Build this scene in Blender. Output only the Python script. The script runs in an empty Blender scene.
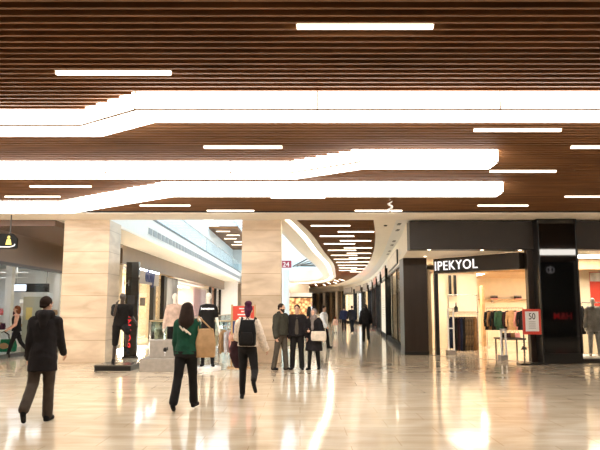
import bpy, bmesh, math, random
from mathutils import Vector, Matrix
random.seed(7)
R = math.radians
PI = math.pi
C = bpy.context.scene.collection
F = 640.0; TH = math.atan(0.131); CH = 1.6

# ---------------------------------------------------------------- camera
cam = bpy.data.objects.new('camera', bpy.data.cameras.new('camera'))
C.objects.link(cam); cam.location = (0, 0, CH); cam.rotation_euler = (PI/2 + TH, 0, 0)
cam.data.sensor_width = 36; cam.data.lens = F/600*36; cam.data.clip_end = 400
bpy.context.scene.camera = cam

def ray(u, v):
    a = (u-300)/F; b = (225-v)/F
    return Vector((a, math.cos(TH)-b*math.sin(TH), math.sin(TH)+b*math.cos(TH)))
def PZ(u, v, z): d = ray(u, v); return Vector((0, 0, CH)) + d*((z-CH)/d.z)
def PY(u, v, y): d = ray(u, v); return Vector((0, 0, CH)) + d*(y/d.y)

# ---------------------------------------------------------------- materials
def mat(name, col, rough=.5, metal=0, var=.0, scale=4, bump=0, bscale=40, spec=.5, emis=None, estr=0, coat=0, stretch=None):
    m = bpy.data.materials.new(name); m.use_nodes = True
    nt = m.node_tree; b = nt.nodes['Principled BSDF']
    b.inputs['Base Color'].default_value = (*col, 1); b.inputs['Roughness'].default_value = rough
    b.inputs['Metallic'].default_value = metal; b.inputs['Specular IOR Level'].default_value = spec
    if coat: b.inputs['Coat Weight'].default_value = coat; b.inputs['Coat Roughness'].default_value = .04
    if emis: b.inputs['Emission Color'].default_value = (*emis, 1); b.inputs['Emission Strength'].default_value = estr
    tc = nt.nodes.new('ShaderNodeTexCoord'); mp = nt.nodes.new('ShaderNodeMapping')
    nt.links.new(tc.outputs['Object'], mp.inputs['Vector'])
    if stretch: mp.inputs['Scale'].default_value = stretch
    if var:
        n = nt.nodes.new('ShaderNodeTexNoise'); n.inputs['Scale'].default_value = scale; n.inputs['Detail'].default_value = 5
        r = nt.nodes.new('ShaderNodeValToRGB')
        r.color_ramp.elements[0].position = .3; r.color_ramp.elements[1].position = .7
        r.color_ramp.elements[0].color = (*[max(0, c*(1-var)) for c in col], 1)
        r.color_ramp.elements[1].color = (*[min(1, c*(1+var)) for c in col], 1)
        nt.links.new(mp.outputs[0], n.inputs['Vector']); nt.links.new(n.outputs['Fac'], r.inputs['Fac'])
        nt.links.new(r.outputs['Color'], b.inputs['Base Color'])
    if bump:
        n2 = nt.nodes.new('ShaderNodeTexNoise'); n2.inputs['Scale'].default_value = bscale
        bp = nt.nodes.new('ShaderNodeBump'); bp.inputs['Strength'].default_value = bump; bp.inputs['Distance'].default_value = .01
        nt.links.new(mp.outputs[0], n2.inputs['Vector']); nt.links.new(n2.outputs['Fac'], bp.inputs['Height'])
        nt.links.new(bp.outputs[0], b.inputs['Normal'])
    return m
def emit(name, col, st):
    m = bpy.data.materials.new(name); m.use_nodes = True; nt = m.node_tree
    nt.nodes.remove(nt.nodes['Principled BSDF'])
    e = nt.nodes.new('ShaderNodeEmission'); e.inputs[0].default_value = (*col, 1); e.inputs[1].default_value = st
    nt.links.new(e.outputs[0], nt.nodes['Material Output'].inputs[0]); return m
def glass(name, tint=(.95, .97, .97), refl=.10):
    m = bpy.data.materials.new(name); m.use_nodes = True; nt = m.node_tree
    nt.nodes.remove(nt.nodes['Principled BSDF'])
    t = nt.nodes.new('ShaderNodeBsdfTransparent'); t.inputs[0].default_value = (*tint, 1)
    g = nt.nodes.new('ShaderNodeBsdfGlossy'); g.inputs['Roughness'].default_value = .02
    mx = nt.nodes.new('ShaderNodeMixShader'); lw = nt.nodes.new('ShaderNodeLayerWeight'); lw.inputs[0].default_value = refl
    ml = nt.nodes.new('ShaderNodeMath'); ml.operation = 'MULTIPLY'; ml.inputs[1].default_value = .45; nt.links.new(lw.outputs['Fresnel'], ml.inputs[0]); nt.links.new(ml.outputs[0], mx.inputs[0]); nt.links.new(t.outputs[0], mx.inputs[1]); nt.links.new(g.outputs[0], mx.inputs[2])
    nt.links.new(mx.outputs[0], nt.nodes['Material Output'].inputs[0]); return m
def stone(name, c1, c2, rough, bw, bh, mort, offs=.5, vein=(1, 1, 1), mcol=None, spec=.5, coat=0, msize=.006, nscale=1.4):
    """polished stone slabs: noise clouding, veins and thin joints"""
    m = bpy.data.materials.new(name); m.use_nodes = True; nt = m.node_tree; b = nt.nodes['Principled BSDF']
    L = nt.links.new
    tc = nt.nodes.new('ShaderNodeTexCoord'); mp = nt.nodes.new('ShaderNodeMapping'); mp.inputs['Scale'].default_value = vein
    L(tc.outputs['Object'], mp.inputs['Vector'])
    n = nt.nodes.new('ShaderNodeTexNoise'); n.inputs['Scale'].default_value = nscale; n.inputs['Detail'].default_value = 8; n.inputs['Distortion'].default_value = .6
    L(mp.outputs[0], n.inputs['Vector'])
    r = nt.nodes.new('ShaderNodeValToRGB'); r.color_ramp.elements[0].position = .32; r.color_ramp.elements[1].position = .68
    r.color_ramp.elements[0].color = (*c1, 1); r.color_ramp.elements[1].color = (*c2, 1)
    L(n.outputs['Fac'], r.inputs['Fac'])
    br = nt.nodes.new('ShaderNodeTexBrick'); br.inputs['Scale'].default_value = 1; br.inputs['Brick Width'].default_value = bw
    br.inputs['Row Height'].default_value = bh; br.inputs['Mortar Size'].default_value = msize; br.offset = offs
    br.inputs['Color1'].default_value = (1, 1, 1, 1); br.inputs['Color2'].default_value = (.90, .90, .90, 1)
    mc = mcol or (.55, .5, .42); br.inputs['Mortar'].default_value = (*mc, 1)
    if mort == 'xz':
        sx = nt.nodes.new('ShaderNodeSeparateXYZ'); cx = nt.nodes.new('ShaderNodeCombineXYZ'); ad = nt.nodes.new('ShaderNodeMath')
        L(tc.outputs['Object'], sx.inputs[0]); ad.operation = 'ADD'; L(sx.outputs[0], ad.inputs[0]); L(sx.outputs[1], ad.inputs[1])
        ad2 = nt.nodes.new('ShaderNodeMath'); ad2.inputs[1].default_value = 50.7; L(ad.outputs[0], ad2.inputs[0])
        L(ad2.outputs[0], cx.inputs[0]); L(sx.outputs[2], cx.inputs[1]); L(cx.outputs[0], br.inputs['Vector'])
    else: L(tc.outputs['Object'], br.inputs['Vector'])
    mx = nt.nodes.new('ShaderNodeMixRGB'); mx.blend_type = 'MULTIPLY'; mx.inputs[0].default_value = 1
    L(r.outputs[0], mx.inputs[1]); L(br.outputs['Color'], mx.inputs[2]); L(mx.outputs[0], b.inputs['Base Color'])
    b.inputs['Roughness'].default_value = rough; b.inputs['Specular IOR Level'].default_value = spec
    if coat: b.inputs['Coat Weight'].default_value = coat; b.inputs['Coat Roughness'].default_value = .05
    n3 = nt.nodes.new('ShaderNodeTexNoise'); n3.inputs['Scale'].default_value = .9
    L(tc.outputs['Object'], n3.inputs['Vector'])
    bp = nt.nodes.new('ShaderNodeBump'); bp.inputs['Strength'].default_value = .05; bp.inputs['Distance'].default_value = .02
    L(n3.outputs['Fac'], bp.inputs['Height'])
    if mort != 'xz': L(bp.outputs[0], b.inputs['Normal'])
    return m

M = {}
M['floor'] = stone('polished_marble', (.62, .49, .34), (.80, .68, .52), .10, 1.2, .6, 'xy', mcol=(.72, .66, .58), spec=.5, coat=.1, vein=(.8, 2.2, 1))
M['column'] = stone('travertine', (.56, .42, .28), (.80, .65, .48), .3, 60, .665, 'xz', vein=(.6, .6, 2.2), mcol=(.62, .52, .42), msize=.008)
M['slat'] = mat('walnut_slat', (.22, .10, .040), .6, spec=.2, var=.3, scale=3, stretch=(.25, 6, 2))
M['slatback'] = mat('dark_walnut_backing', (.04, .018, .009), .7)
M['cream'] = mat('cream_plaster', (.93, .86, .76), .6, var=.03)
M['white'] = mat('white_plaster', (.85, .84, .81), .5, var=.02)
M['lightbox'] = emit('glowing_fabric', (1, .93, .84), 8.0)
M['seam'] = mat('lightbox_frame', (.55, .45, .35), .4)
M['lamp'] = emit('linear_lamp_light', (1, .84, .64), 4.5)
M['led'] = emit('cove_light', (1, .86, .68), 7.0)
M['down'] = emit('downlight', (1, .84, .6), 7)
M['store'] = emit('shop_ceiling_panel', (1, .88, .72), 17)
M['coolstore'] = emit('cool_shop_panel', (.95, .97, 1), 11)
M['bronze'] = mat('dark_bronze', (.028, .020, .014), .4, .2, var=.1, scale=2)
M['fascia'] = mat('bronze_fascia', (.15, .10, .062), .32, .5, var=.12, scale=1)
M['brownsoffit'] = mat('brown_gloss_soffit', (.16, .10, .075), .15, .1, var=.1)
M['black'] = mat('black_metal', (.012, .011, .01), .3, .2)
M['mirror'] = mat('black_glass', (.004, .004, .004), .03, 0, spec=.9)
M['pillar'] = mat('brown_pillar_metal', (.042, .029, .021), .3, .5, var=.1, scale=2, stretch=(3, 3, .2))
M['glass'] = glass('shop_glass', (.96, .97, .96), .06)
M['railglass'] = glass('balustrade_glass', (.86, .93, .93), .12)
M['skyglass'] = glass('skylight_glass', (.96, .985, 1), .05)
M['beige'] = mat('beige_shop_wall', (.78, .65, .47), .6, var=.04)
M['wood'] = mat('light_oak', (.50, .32, .16), .45, var=.2, scale=4, stretch=(1, 8, 1))
M['steel'] = mat('brushed_steel', (.6, .58, .55), .25, .9)
M['brass'] = mat('bronze_handrail', (.42, .30, .17), .3, .7)
M['matte_black'] = mat('matte_black_panel', (.010, .010, .010), .7, spec=.15)
M['greyblock'] = mat('grey_concrete', (.30, .265, .225), .6, var=.12, scale=9, bump=.1)
M['whitepl'] = mat('white_plastic', (.85, .83, .8), .35)
M['sign_white'] = mat('white_letters', (.9, .9, .9), .4, emis=(1, .96, 1), estr=.55)
M['red'] = mat('red_sign', (.62, .06, .035), .4, var=.03)
M['redglow'] = mat('red_letters', (.8, .04, .04), .4, emis=(1, .03, .04), estr=.35)
M['navy'] = mat('navy_print', (.03, .04, .13), .5)
M['skin'] = mat('skin', (.58, .34, .23), .5, var=.06)
M['white_skin'] = mat('white_mannequin', (.80, .74, .66), .35)
M['dark_skin'] = mat('dark_mannequin', (.045, .03, .024), .3)
M['poster'] = mat('printed_poster', (.5, .47, .44), .4, var=.75, scale=2.2)
def cloth(n, c, var=.18, sc=9): return mat(n, c, .85, var=var, scale=sc, bump=.3, bscale=60, spec=.2)
for n, c in dict(coat_black=(.012, .010, .011), trouser_grey=(.06, .045, .035), black=(.010, .009, .009), green=(.008, .055, .032), olive=(.040, .038, .028),
                 greytrouser=(.075, .062, .048), furwhite=(.68, .58, .48), pinkbeige=(.60, .34, .24), scarf=(.22, .18, .16), hair_dark=(.022, .012, .008),
                 hair_red=(.16, .05, .02), hair_purple=(.06, .012, .035), leather=(.008, .008, .009), tan=(.46, .29, .15), offwhite=(.62, .54, .44),
                 darkplum=(.03, .012, .016), bagdark=(.06, .05, .045), navycloth=(.012, .016, .04), shirt=(.75, .75, .78), pinkc=(.66, .3, .28), brownc=(.18, .09, .035),
                 greyc=(.28, .26, .24), creamc=(.70, .60, .45), darkgreen=(.02, .06, .035), beigecoat=(.5, .36, .22)).items(): M['c_'+n] = cloth(n, c)
M['c_bag_green'] = cloth('bag_green', (.01, .16, .07)); M['c_fur'] = mat('white_fur', (.66, .56, .46), .9, var=.2, scale=30, bump=1, bscale=70)
M['c_pattern'] = mat('leopard_print', (.10, .06, .026), .8, var=.95, scale=7)

# ---------------------------------------------------------------- mesh helpers
class MB:
    def __init__(s): s.bm = bmesh.new()
    def box(s, x0, x1, y0, y1, z0, z1, rot=None):
        v = [s.bm.verts.new((x, y, z)) for x in (x0, x1) for y in (y0, y1) for z in (z0, z1)]
        for f in ((0, 1, 3, 2), (4, 6, 7, 5), (0, 4, 5, 1), (2, 3, 7, 6), (0, 2, 6, 4), (1, 5, 7, 3)): s.bm.faces.new([v[i] for i in f])
        if rot is not None:
            for q in v: q.co = rot @ q.co
        return s
    def quad(s, *p): s.bm.faces.new([s.bm.verts.new(q) for q in p]); return s
    def prism(s, poly, z0, z1):
        a = [s.bm.verts.new((x, y, z0)) for x, y in poly]; b = [s.bm.verts.new((x, y, z1)) for x, y in poly]
        n = len(poly)
        s.bm.faces.new(a[::-1]); s.bm.faces.new(b)
        for i in range(n): s.bm.faces.new((a[i], a[(i+1) % n], b[(i+1) % n], b[i]))
        return s
    def loft(s, rings, cap=True):
        vs = [[s.bm.verts.new(p) for p in r] for r in rings]; n = len(vs[0])
        for i in range(len(vs)-1):
            for j in range(n): s.bm.faces.new((vs[i][j], vs[i][(j+1) % n], vs[i+1][(j+1) % n], vs[i+1][j]))
        if cap: s.bm.faces.new(vs[0][::-1]); s.bm.faces.new(vs[-1])
        return s
    def tube(s, pts, rad, n=10, cap=True, sq=1.0):
        pts = [Vector(p) for p in pts]; k = len(pts)
        rad = rad if isinstance(rad, (list, tuple)) else [rad]*k
        rings = []; prev = None
        for i in range(k):
            t = (pts[min(i+1, k-1)]-pts[max(i-1, 0)])
            t = t.normalized() if t.length > 1e-6 else Vector((0, 0, 1))
            a = prev if prev is not None else (Vector((0, 1, 0)) if abs(t.y) < .9 else Vector((1, 0, 0)))
            a = (a-t*a.dot(t)).normalized(); b = t.cross(a); prev = a
            rings.append([pts[i]+(a*math.cos(2*PI*j/n)*sq+b*math.sin(2*PI*j/n))*rad[i] for j in range(n)])
        return s.loft(rings, cap)
    def cap(s, p0, p1, r0, r1, n=10, flat=1.0):
        """tapered limb with rounded ends"""
        p0 = Vector(p0); p1 = Vector(p1); d = (p1-p0); L = d.length or 1e-4; d = d/L
        pts = []; rs = []
        for a in (90, 65, 40, 18): pts.append(p0-d*r0*math.sin(R(a))); rs.append(max(.001, r0*math.cos(R(a))))
        for k in (0, .33, .66, 1): pts.append(p0+d*L*k); rs.append(r0+(r1-r0)*k)
        for a in (18, 40, 65, 90): pts.append(p1+d*r1*math.sin(R(a))); rs.append(max(.001, r1*math.cos(R(a))))
        return s.tube(pts, rs, n, True, flat)
    def ell(s, c, r, rot=None, n=14):
        c = Vector(c); m = Matrix.Translation(c) @ (rot.to_4x4() if rot else Matrix.Identity(4)) @ Matrix.Diagonal((*r, 1))
        bmesh.ops.create_uvsphere(s.bm, u_segments=n, v_segments=max(6, n*2//3), radius=1, matrix=m); return s
    def rings(s, lst, n=18):
        """stack of ellipses (cx,cy,z,rx,ry)"""
        return s.loft([[(cx+rx*math.cos(2*PI*j/n), cy+ry*math.sin(2*PI*j/n), z) for j in range(n)] for cx, cy, z, rx, ry in lst])
    def build(s, name, m, parent=None, world=False, smooth=False, bevel=0):
        if world and parent is not None:
            mi = (Matrix.Translation(parent.location) @ parent.rotation_euler.to_matrix().to_4x4()).inverted()
            bmesh.ops.transform(s.bm, matrix=mi, verts=s.bm.verts)
        bmesh.ops.recalc_face_normals(s.bm, faces=s.bm.faces)
        me = bpy.data.meshes.new(name); s.bm.to_mesh(me); s.bm.free()
        if smooth:
            for p in me.polygons: p.use_smooth = True
        o = bpy.data.objects.new(name, me); C.objects.link(o)
        if m is not None: me.materials.append(m)
        if parent is not None: o.parent = parent
        if bevel:
            b = o.modifiers.new('bevel', 'BEVEL'); b.width = bevel; b.segments = 2; b.limit_method = 'ANGLE'
        return o
def tag(o, label, cat, group=None, kind=None):
    o['label'] = label; o['category'] = cat
    if group: o['group'] = group
    if kind: o['kind'] = kind
    return o
def thing(name, label, cat, loc=(0, 0, 0), rz=0, group=None):
    o = bpy.data.objects.new(name, None); C.objects.link(o); o.location = loc; o.rotation_euler = (0, 0, rz)
    o.empty_display_size = .1
    return tag(o, label, cat, group)
def struct(o): o['kind'] = 'structure'; return o
def dup(root, loc, rz=0, label=None, group=None):
    r = root.copy(); C.objects.link(r); r.location = loc; r.rotation_euler = (0, 0, rz)
    if label: r['label'] = label
    if group: r['group'] = group
    for ch in [o for o in ALL() if o.parent == root]:
        c = ch.copy(); C.objects.link(c); c.parent = r
        for g in [o for o in ALL() if o.parent == ch]:
            d = g.copy(); C.objects.link(d); d.parent = c
    return r
def ALL(): return list(bpy.data.objects)
def text(name, s, size, m, loc, rot, parent=None, ext=.01, align='LEFT', sx=1, bold=0):
    """lettering as mesh"""
    cu = bpy.data.curves.new(name, 'FONT'); cu.body = s; cu.size = size; cu.extrude = ext; cu.align_x = align; cu.offset = bold; cu.space_character = 1.25 if s == 'BOYNER' else 1.1 if len(s) > 4 else 1.0
    t = bpy.data.objects.new(name, cu); C.objects.link(t); bpy.context.view_layer.update()
    me = bpy.data.meshes.new_from_object(t.evaluated_get(bpy.context.evaluated_depsgraph_get()))
    bpy.data.objects.remove(t)
    mx = Matrix.Translation(loc) @ rot.to_4x4() @ Matrix.Diagonal((sx, 1, 1, 1)) if not isinstance(rot, tuple) else None
    me.transform(mx)
    if parent is not None:
        me.transform((Matrix.Translation(parent.location) @ parent.rotation_euler.to_matrix().to_4x4()).inverted())
    me.name = name; me.materials.clear(); me.materials.append(m)
    o = bpy.data.objects.new(name, me); C.objects.link(o); o.parent = parent
    return o
def facerot(dx, dy):
    """text frame: baseline along (dx,dy), upright"""
    x = Vector((dx, dy, 0)).normalized(); z = Vector((0, 0, 1)); n = x.cross(z)
    return Matrix((x, z, n)).transposed()
def catmull(P, s):
    n = len(P)-1; s = max(0, min(n-1e-6, s)); i = int(s); t = s-i
    g = lambda k: Vector(P[max(0, min(n, k))])
    a, b, c, d = g(i-1), g(i), g(i+1), g(i+2)
    return .5*((2*b)+(-a+c)*t+(2*a-5*b+4*c-d)*t*t+(-a+3*b-3*c+d)*t**3)

# ---------------------------------------------------------------- plan curves of the far mall
CZ = 4.30                                   # ceiling soffit height
V_ = [(-.85, 19.4), (-.45, 24), (.1, 31), (.95, 39), (1.6, 47), (2.0, 55), (1.2, 61), (-1, 64), (-4, 66), (-8, 67)]
L_ = [(-.12, 19.4), (.5, 24), (1.2, 31), (2.05, 39), (2.65, 48), (3.1, 57), (2.7, 66), (.5, 72), (-3.5, 75), (-9, 76)]
R_ = [(2.25, 19.4), (2.9, 24.5), (3.6, 31.5), (4.25, 41), (4.6, 51), (4.5, 63), (3.7, 74), (1, 84), (-3.5, 90), (-9, 92)]
W_ = [(3.5, 19.4), (3.85, 24.5), (4.45, 31.5), (5.2, 41), (5.9, 51), (6.3, 62), (5.6, 75), (2.5, 88), (-3, 97), (-9, 100)]
def W(s): return catmull(W_, s)
def s_at(P, y):
    lo, hi = 0, len(P)-2
    for _ in range(40):
        mid = (lo+hi)/2
        if catmull(P, mid).y < y: lo = mid
        else: hi = mid
    return lo
def vx(y): return catmull(V_, s_at(V_, y)).x if y > 19.4 else -.85

# ================================================================ SETTING
def holed(z0, z1, ya, yb, xl, m, name):
    """slab with the atrium hole; hole from y=ya"""
    b = MB(); ys = [ya+(64-ya)*i/40 for i in range(41)]
    b.box(-16, 16, -8, ya, z0, z1)
    b.box(-16, 16, 64, yb, z0, z1)
    b.box(-16, xl, ya, 64, z0, z1)
    for i in range(40): b.prism([(vx(ys[i]), ys[i]), (16, ys[i]), (16, ys[i+1]), (vx(ys[i+1]), ys[i+1])], z0, z1)
    return struct(b.build(name, m))
holed(-.35, 0, 27, 105, -6.2, M['floor'], 'floor')
holed(4.86, 5.2, 19.6, 105, -6.04, M['white'], 'ceiling')
b = MB().box(-9, 6, 22, 72, -5.2, -5.0); struct(b.build('floor', M['white']))      # lower concourse
for i, (x0, x1, y0, y1) in enumerate(((-9.2, -9, 22, 72), (6, 6.2, 22, 72), (-9, 6, 21.8, 22), (-9, 6, 72, 72.2))):
    struct(MB().box(x0, x1, y0, y1, -5, -.35).build('wall_lower_level', M['beige']))
struct(MB().box(-16.2, -16, -8, 105, 0, 4.86).build('wall_left', M['cream']))
struct(MB().box(16, 16.2, -8, 105, 0, 4.86).build('wall_right', M['cream']))
struct(MB().box(-16, 16, -8.2, -8, 0, 4.86).build('wall_back', M['cream']))
struct(MB().box(-16, 16, 105, 105.2, 0, 4.86).build('wall_far', M['cream']))

# hung light boxes (front Y left, front Y right, corner X left, corner X right, X end)
SZ = 4.35; BW = .56; BD = .215
def box_plan(vl, vr, ul, ur, end):
    z = SZ-BD
    pl = PZ(ul, vl, z); pr = PZ(ur, vr, z)
    return dict(yl=pl.y+.04, yr=pr.y+.04, xl=pl.x, xr=pr.x, end=end)
BX = [box_plan(125, 109, 79, 134, 15.5), box_plan(172.5, 161.5, 290, 360, PZ(499, 161.5, SZ-BD).x), box_plan(210, 192, 57, 162, PZ(503, 192.5, SZ-BD).x)]
def fr(B, x, off=0):
    if x <= B['xl']+off: return B['yl']
    if x >= B['xr']+off: return B['yr']
    return B['yl']+(B['yr']-B['yl'])*(x-B['xl']-off)/(B['xr']-B['xl'])
DX = .13
def covered(x, y): return any(x < B['end']+.02 and fr(B, x)-.02 < y < fr(B, x, DX)+BW+.04 for B in BX)
b = MB(); y = -7.9
while y < 17.95:
    x = -15.9; st = None
    while x < 15.9:
        c = covered(x, y)
        if not c and st is None: st = x
        if c and st is not None:
            if x-st > .1: b.box(st, x, y-.019, y+.019, SZ, SZ+.11)
            st = None
        x += .04
    if st is not None: b.box(st, 15.9, y-.019, y+.019, SZ, SZ+.11)
    y += .15
struct(b.build('ceiling', M['slat']))
struct(MB().box(-16, 16, -8, 18.0, SZ+.14, SZ+.2).build('ceiling', M['slatback']))
for B, lab in zip(BX, ('longest glowing light box hung nearest, crossing the whole slatted ceiling', 'middle glowing light box hung in the slatted ceiling between the other two',
                       'farthest glowing light box, hung just before the cream beam')):
    t = thing('light_box', lab, 'ceiling light', (0, B['yr'], SZ-BD), 0, 'hung light boxes')
    x0 = -15.5; e = B['end']
    poly = [(x0, B['yl']), (B['xl'], B['yl']), (B['xr'], B['yr']), (e, B['yr']), (e, B['yr']+BW), (B['xr']+DX, B['yr']+BW), (B['xl']+DX, B['yl']+BW), (x0, B['yl']+BW)]
    MB().prism(poly, SZ-BD, SZ+.03).build('diffuser', M['lightbox'], t, True)
    f = MB(); z = SZ-BD
    pts = [Vector((x, yy-.006, z)) for x, yy in poly[:4]]
    f.tube(pts, .016, 6)
    for x in [B['xr'], B['xl']]+[B['xr']+2.35*k for k in range(-5, 7)]:
        if x < e: f.tube([(x, fr(B, x)-.004, z), (x, fr(B, x)-.004, SZ+.03)], .012, 6)
    f.build('frame', M['seam'], t, True)

# linear lamps in the near slatted ceiling: (u0,u1,v)
LAMPS = [(297, 433, 28, 'nearest to the camera'), (56, 171, 74, 'left, before the nearest light box'), (474, 561, 131, 'right, just behind the nearest light box'),
         (571, 640, 148, 'running out of the right edge of view'), (204, 282, 148, 'left of centre between the first two light boxes'),
         (490, 556, 172, 'right, past the end of the middle light box'), (478, 528, 206, 'right, close to the cream beam'),
         (565, 620, 197, 'far right, one row before the cream beam'), (355, 402, 211, 'centre, against the cream beam'),
         (30, 91, 187, 'left, upper one of two stacked lamps'), (5, 60, 197, 'far left, lower one of two stacked lamps'),
         (140, 190, 206, 'left, behind the diagonal of the farthest light box'), (207, 254, 211, 'left of centre against the cream beam'),
         (271, 325, 198, 'centre, just behind the farthest light box')]
for u0, u1, v, w in LAMPS:
    z = SZ-.02; a = PZ(u0, v, z); c = PZ(u1, v, z); mx = (a.x+c.x)/2; h = abs(c.x-a.x)/2
    t = thing('linear_lamp', 'warm slim lamp in the slatted ceiling, '+w, 'ceiling light', (mx, a.y, z), 0, 'linear ceiling lamps')
    MB().box(-h, h, -.026, .026, -.006, .03).build('diffuser', M['lamp'], t, bevel=.004)
    MB().box(-h-.01, h+.01, -.04, .04, .03, .06).build('housing', M['seam'], t)
# header soffit strip
struct(MB().box(-16, 16, 18.05, 19.42, CZ, 4.86).build('trim_1', M['cream']))
struct(MB().box(-16, 16, 17.98, 18.05, CZ+.02, SZ+.14).build('trim_2', M['black']))

# small spiral ornament hanging
p = PZ(390, 196.5, SZ)
t = thing('pendant_ornament', 'small white spiral pendant hanging from the slatted ceiling before the beam', 'ornament', p)
MB().tube([(0, 0, 0), (0, 0, -.12)], .006, 6).build('cord', M['steel'], t)
MB().tube([(.05*math.cos(a*.7), .05*math.sin(a*.7), -.12-.016*a) for a in range(0, 18)], [.012+.016*math.sin(a/17*PI) for a in range(18)], 6).build('spiral', M['whitepl'], t, smooth=True)

# columns
for (x0, x1, lab) in ((PZ(58, 363, 0).x, PZ(102, 363, 0).x+.08, 'left travertine column behind the man in a dark coat'), (PZ(240.5, 363, 0).x, PZ(280.5, 363, 0).x, 'middle travertine column behind the standing couple of men')):
    yb = 19.42
    o = tag(MB().box(x0, x1, yb-.02+.03, yb+1.25, 0, CZ+.0).build('column', M['column'], bevel=.006), lab, 'column')

# corridor ceiling: cream, slats, cream
NS = 140; S1 = 9
def strip(A, B, z0, z1, m, name, fa=0, fb=1, s0=0, s1=S1, n=NS):
    b = MB()
    for i in range(n):
        sa, sb = s0+(s1-s0)*i/n, s0+(s1-s0)*(i+1)/n
        q = []
        for s, f in ((sa, fa), (sa, fb), (sb, fb), (sb, fa)):
            a, c = catmull(A, s), catmull(B, s); q.append(a+(c-a)*f)
        b.prism([(p.x, p.y) for p in q], z0, z1)
    return struct(b.build(name, m))
strip(V_, L_, CZ, 4.86, M['cream'], 'ceiling', 0, .52)
strip(V_, L_, CZ+.10, 4.86, M['cream'], 'ceiling', .52, .74)      # cove slot
strip(V_, L_, CZ, 4.86, M['cream'], 'ceiling', .74, 1)
strip(L_, R_, CZ+.16, 4.86, M['slatback'], 'ceiling', 0, 1)
strip(R_, W_, CZ, 4.86, M['cream'], 'ceiling', 0, .56)
strip(R_, W_, CZ, 4.86, M['white'], 'ceiling', .56, 1)
b = MB(); n = 330
for i in range(n):
    s = 7.5*(i/n); ds = .0017*(1+s*.1)*3
    a0, a1 = catmull(L_, s), catmull(L_, s+ds); c0, c1 = catmull(R_, s), catmull(R_, s+ds)
    b.prism([(a0.x, a0.y), (c0.x, c0.y), (c1.x, c1.y), (a1.x, a1.y)], CZ+.02, CZ+.12)
struct(b.build('ceiling', M['slat']))
# glowing cove line
b = MB()
for i in range(NS):
    sa, sb = S1*i/NS, S1*(i+1)/NS; q = []
    for s, f in ((sa, .57), (sa, .70), (sb, .70), (sb, .57)):
        a, c = catmull(V_, s), catmull(L_, s); q.append(a+(c-a)*f)
    b.prism([(p.x, p.y) for p in q], CZ+.03, CZ+.09)
tag(b.build('cove_light', M['led']), 'long curving glowing light line in the cream soffit round the atrium', 'light strip')
# corridor lamps: pixel pairs
CL = [(311, 350, 226), (338, 374, 232), (320, 354, 236.5), (340, 371, 241), (324, 355, 244), (344, 372, 248), (328, 356, 250.5), (331, 357, 255.5),
      (347, 371, 253.5), (334, 357, 259.5), (349, 370, 258), (336, 357, 262.5), (350, 369, 262), (338, 357, 265.5), (351, 367, 265.5), (339, 357, 268), (351, 365, 269), (339, 356, 270.6), (350, 363, 272)]
for i, (u0, u1, v) in enumerate(CL):
    z = CZ; a = PZ(u0, v, z); c = PZ(u1, v, z); h = abs(c.x-a.x)/2
    row = 'left' if u0 < 342 and i != 1 and i != 3 else 'right'
    t = thing('linear_lamp', 'slim lamp in the curved corridor ceiling, %s row, %s' % (row, ('nearest pair', 'second pair', 'third pair', 'fourth pair', 'fifth pair', 'sixth pair', 'seventh pair', 'eighth pair', 'ninth pair', 'farthest')[i//2]), 'ceiling light', ((a.x+c.x)/2, a.y, z), 0, 'corridor ceiling lamps')
    MB().box(-h, h, -.035, .035, -.004, .02).build('diffuser', M['lamp'], t)
    MB().box(-h-.01, h+.01, -.06, .06, .02, .05).build('housing', M['seam'], t)
# speaker grilles on the white strip
for k, (u, v) in enumerate(((399, 224), (397.5, 230), (394, 241), (392, 245), (389.5, 251), (388, 254))):
    p = PZ(u, v, CZ)
    tag(MB().box(p.x-.05, p.x+.05, p.y-.18, p.y+.18, CZ-.02, CZ).build('ceiling_grille', M['black']), 'small black slot grille in the white ceiling strip, %s from the beam' % ('first second third fourth fifth sixth'.split()[k]), 'grille', 'slot grilles')
p = PZ(385.5, 225.2, CZ)
tag(MB().ell((p.x, p.y, CZ-.01), (.06, .06, .03)).build('smoke_detector', M['black'], smooth=True), 'small dark round detector in the cream ceiling beside the corridor slats', 'detector')

# ---- atrium: slab edges, skylight, upper level
b = MB()
for i in range(NS):
    a, c = catmull(V_, 9*i/NS), catmull(V_, 9*(i+1)/NS)
    d = (c-a).normalized(); nn = Vector((-d.y, d.x))*.12
    b.prism([(a.x, a.y), (c.x, c.y), (c.x+nn.x, c.y+nn.y), (a.x+nn.x, a.y+nn.y)], CZ-.0, 5.3)
struct(b.build('trim_3', M['white']))
struct(MB().box(-6.03, -5.96, 19.6, 64, CZ+.03, 5.16).build('trim_4', M['white']))
struct(MB().box(-6.03, -5.93, 19.6, 64, 5.16, 5.24).build('trim_6', M['black']))
struct(MB().box(-7.5, -6.04, 19.6, 64, CZ, 4.86).build('ceiling', M['cream']))
struct(MB().box(-6.1, -5.95, 19.6, 64, CZ-.05, CZ+.03).build('trim_5', M['cream']))
# vents on the left slab edge
t = thing('vent_grille', 'long row of grey air slots along the left white slab edge', 'vent', (-5.92, 19.6, 4.7))
k = 0; y = 25.0
g = MB(); fr_ = MB()
while y < 63:
    g.box(-5.97, -5.94, y, y+.62, 4.52, 4.76); y += .80
g.build('slot', mat('vent_grey', (.30, .31, .32), .5), t, True)
fr_.box(-5.965, -5.945, 24.8, 63, 4.48, 4.50).box(-5.965, -5.945, 24.8, 63, 4.78, 4.80).build('frame', M['whitepl'], t, True)
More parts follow.
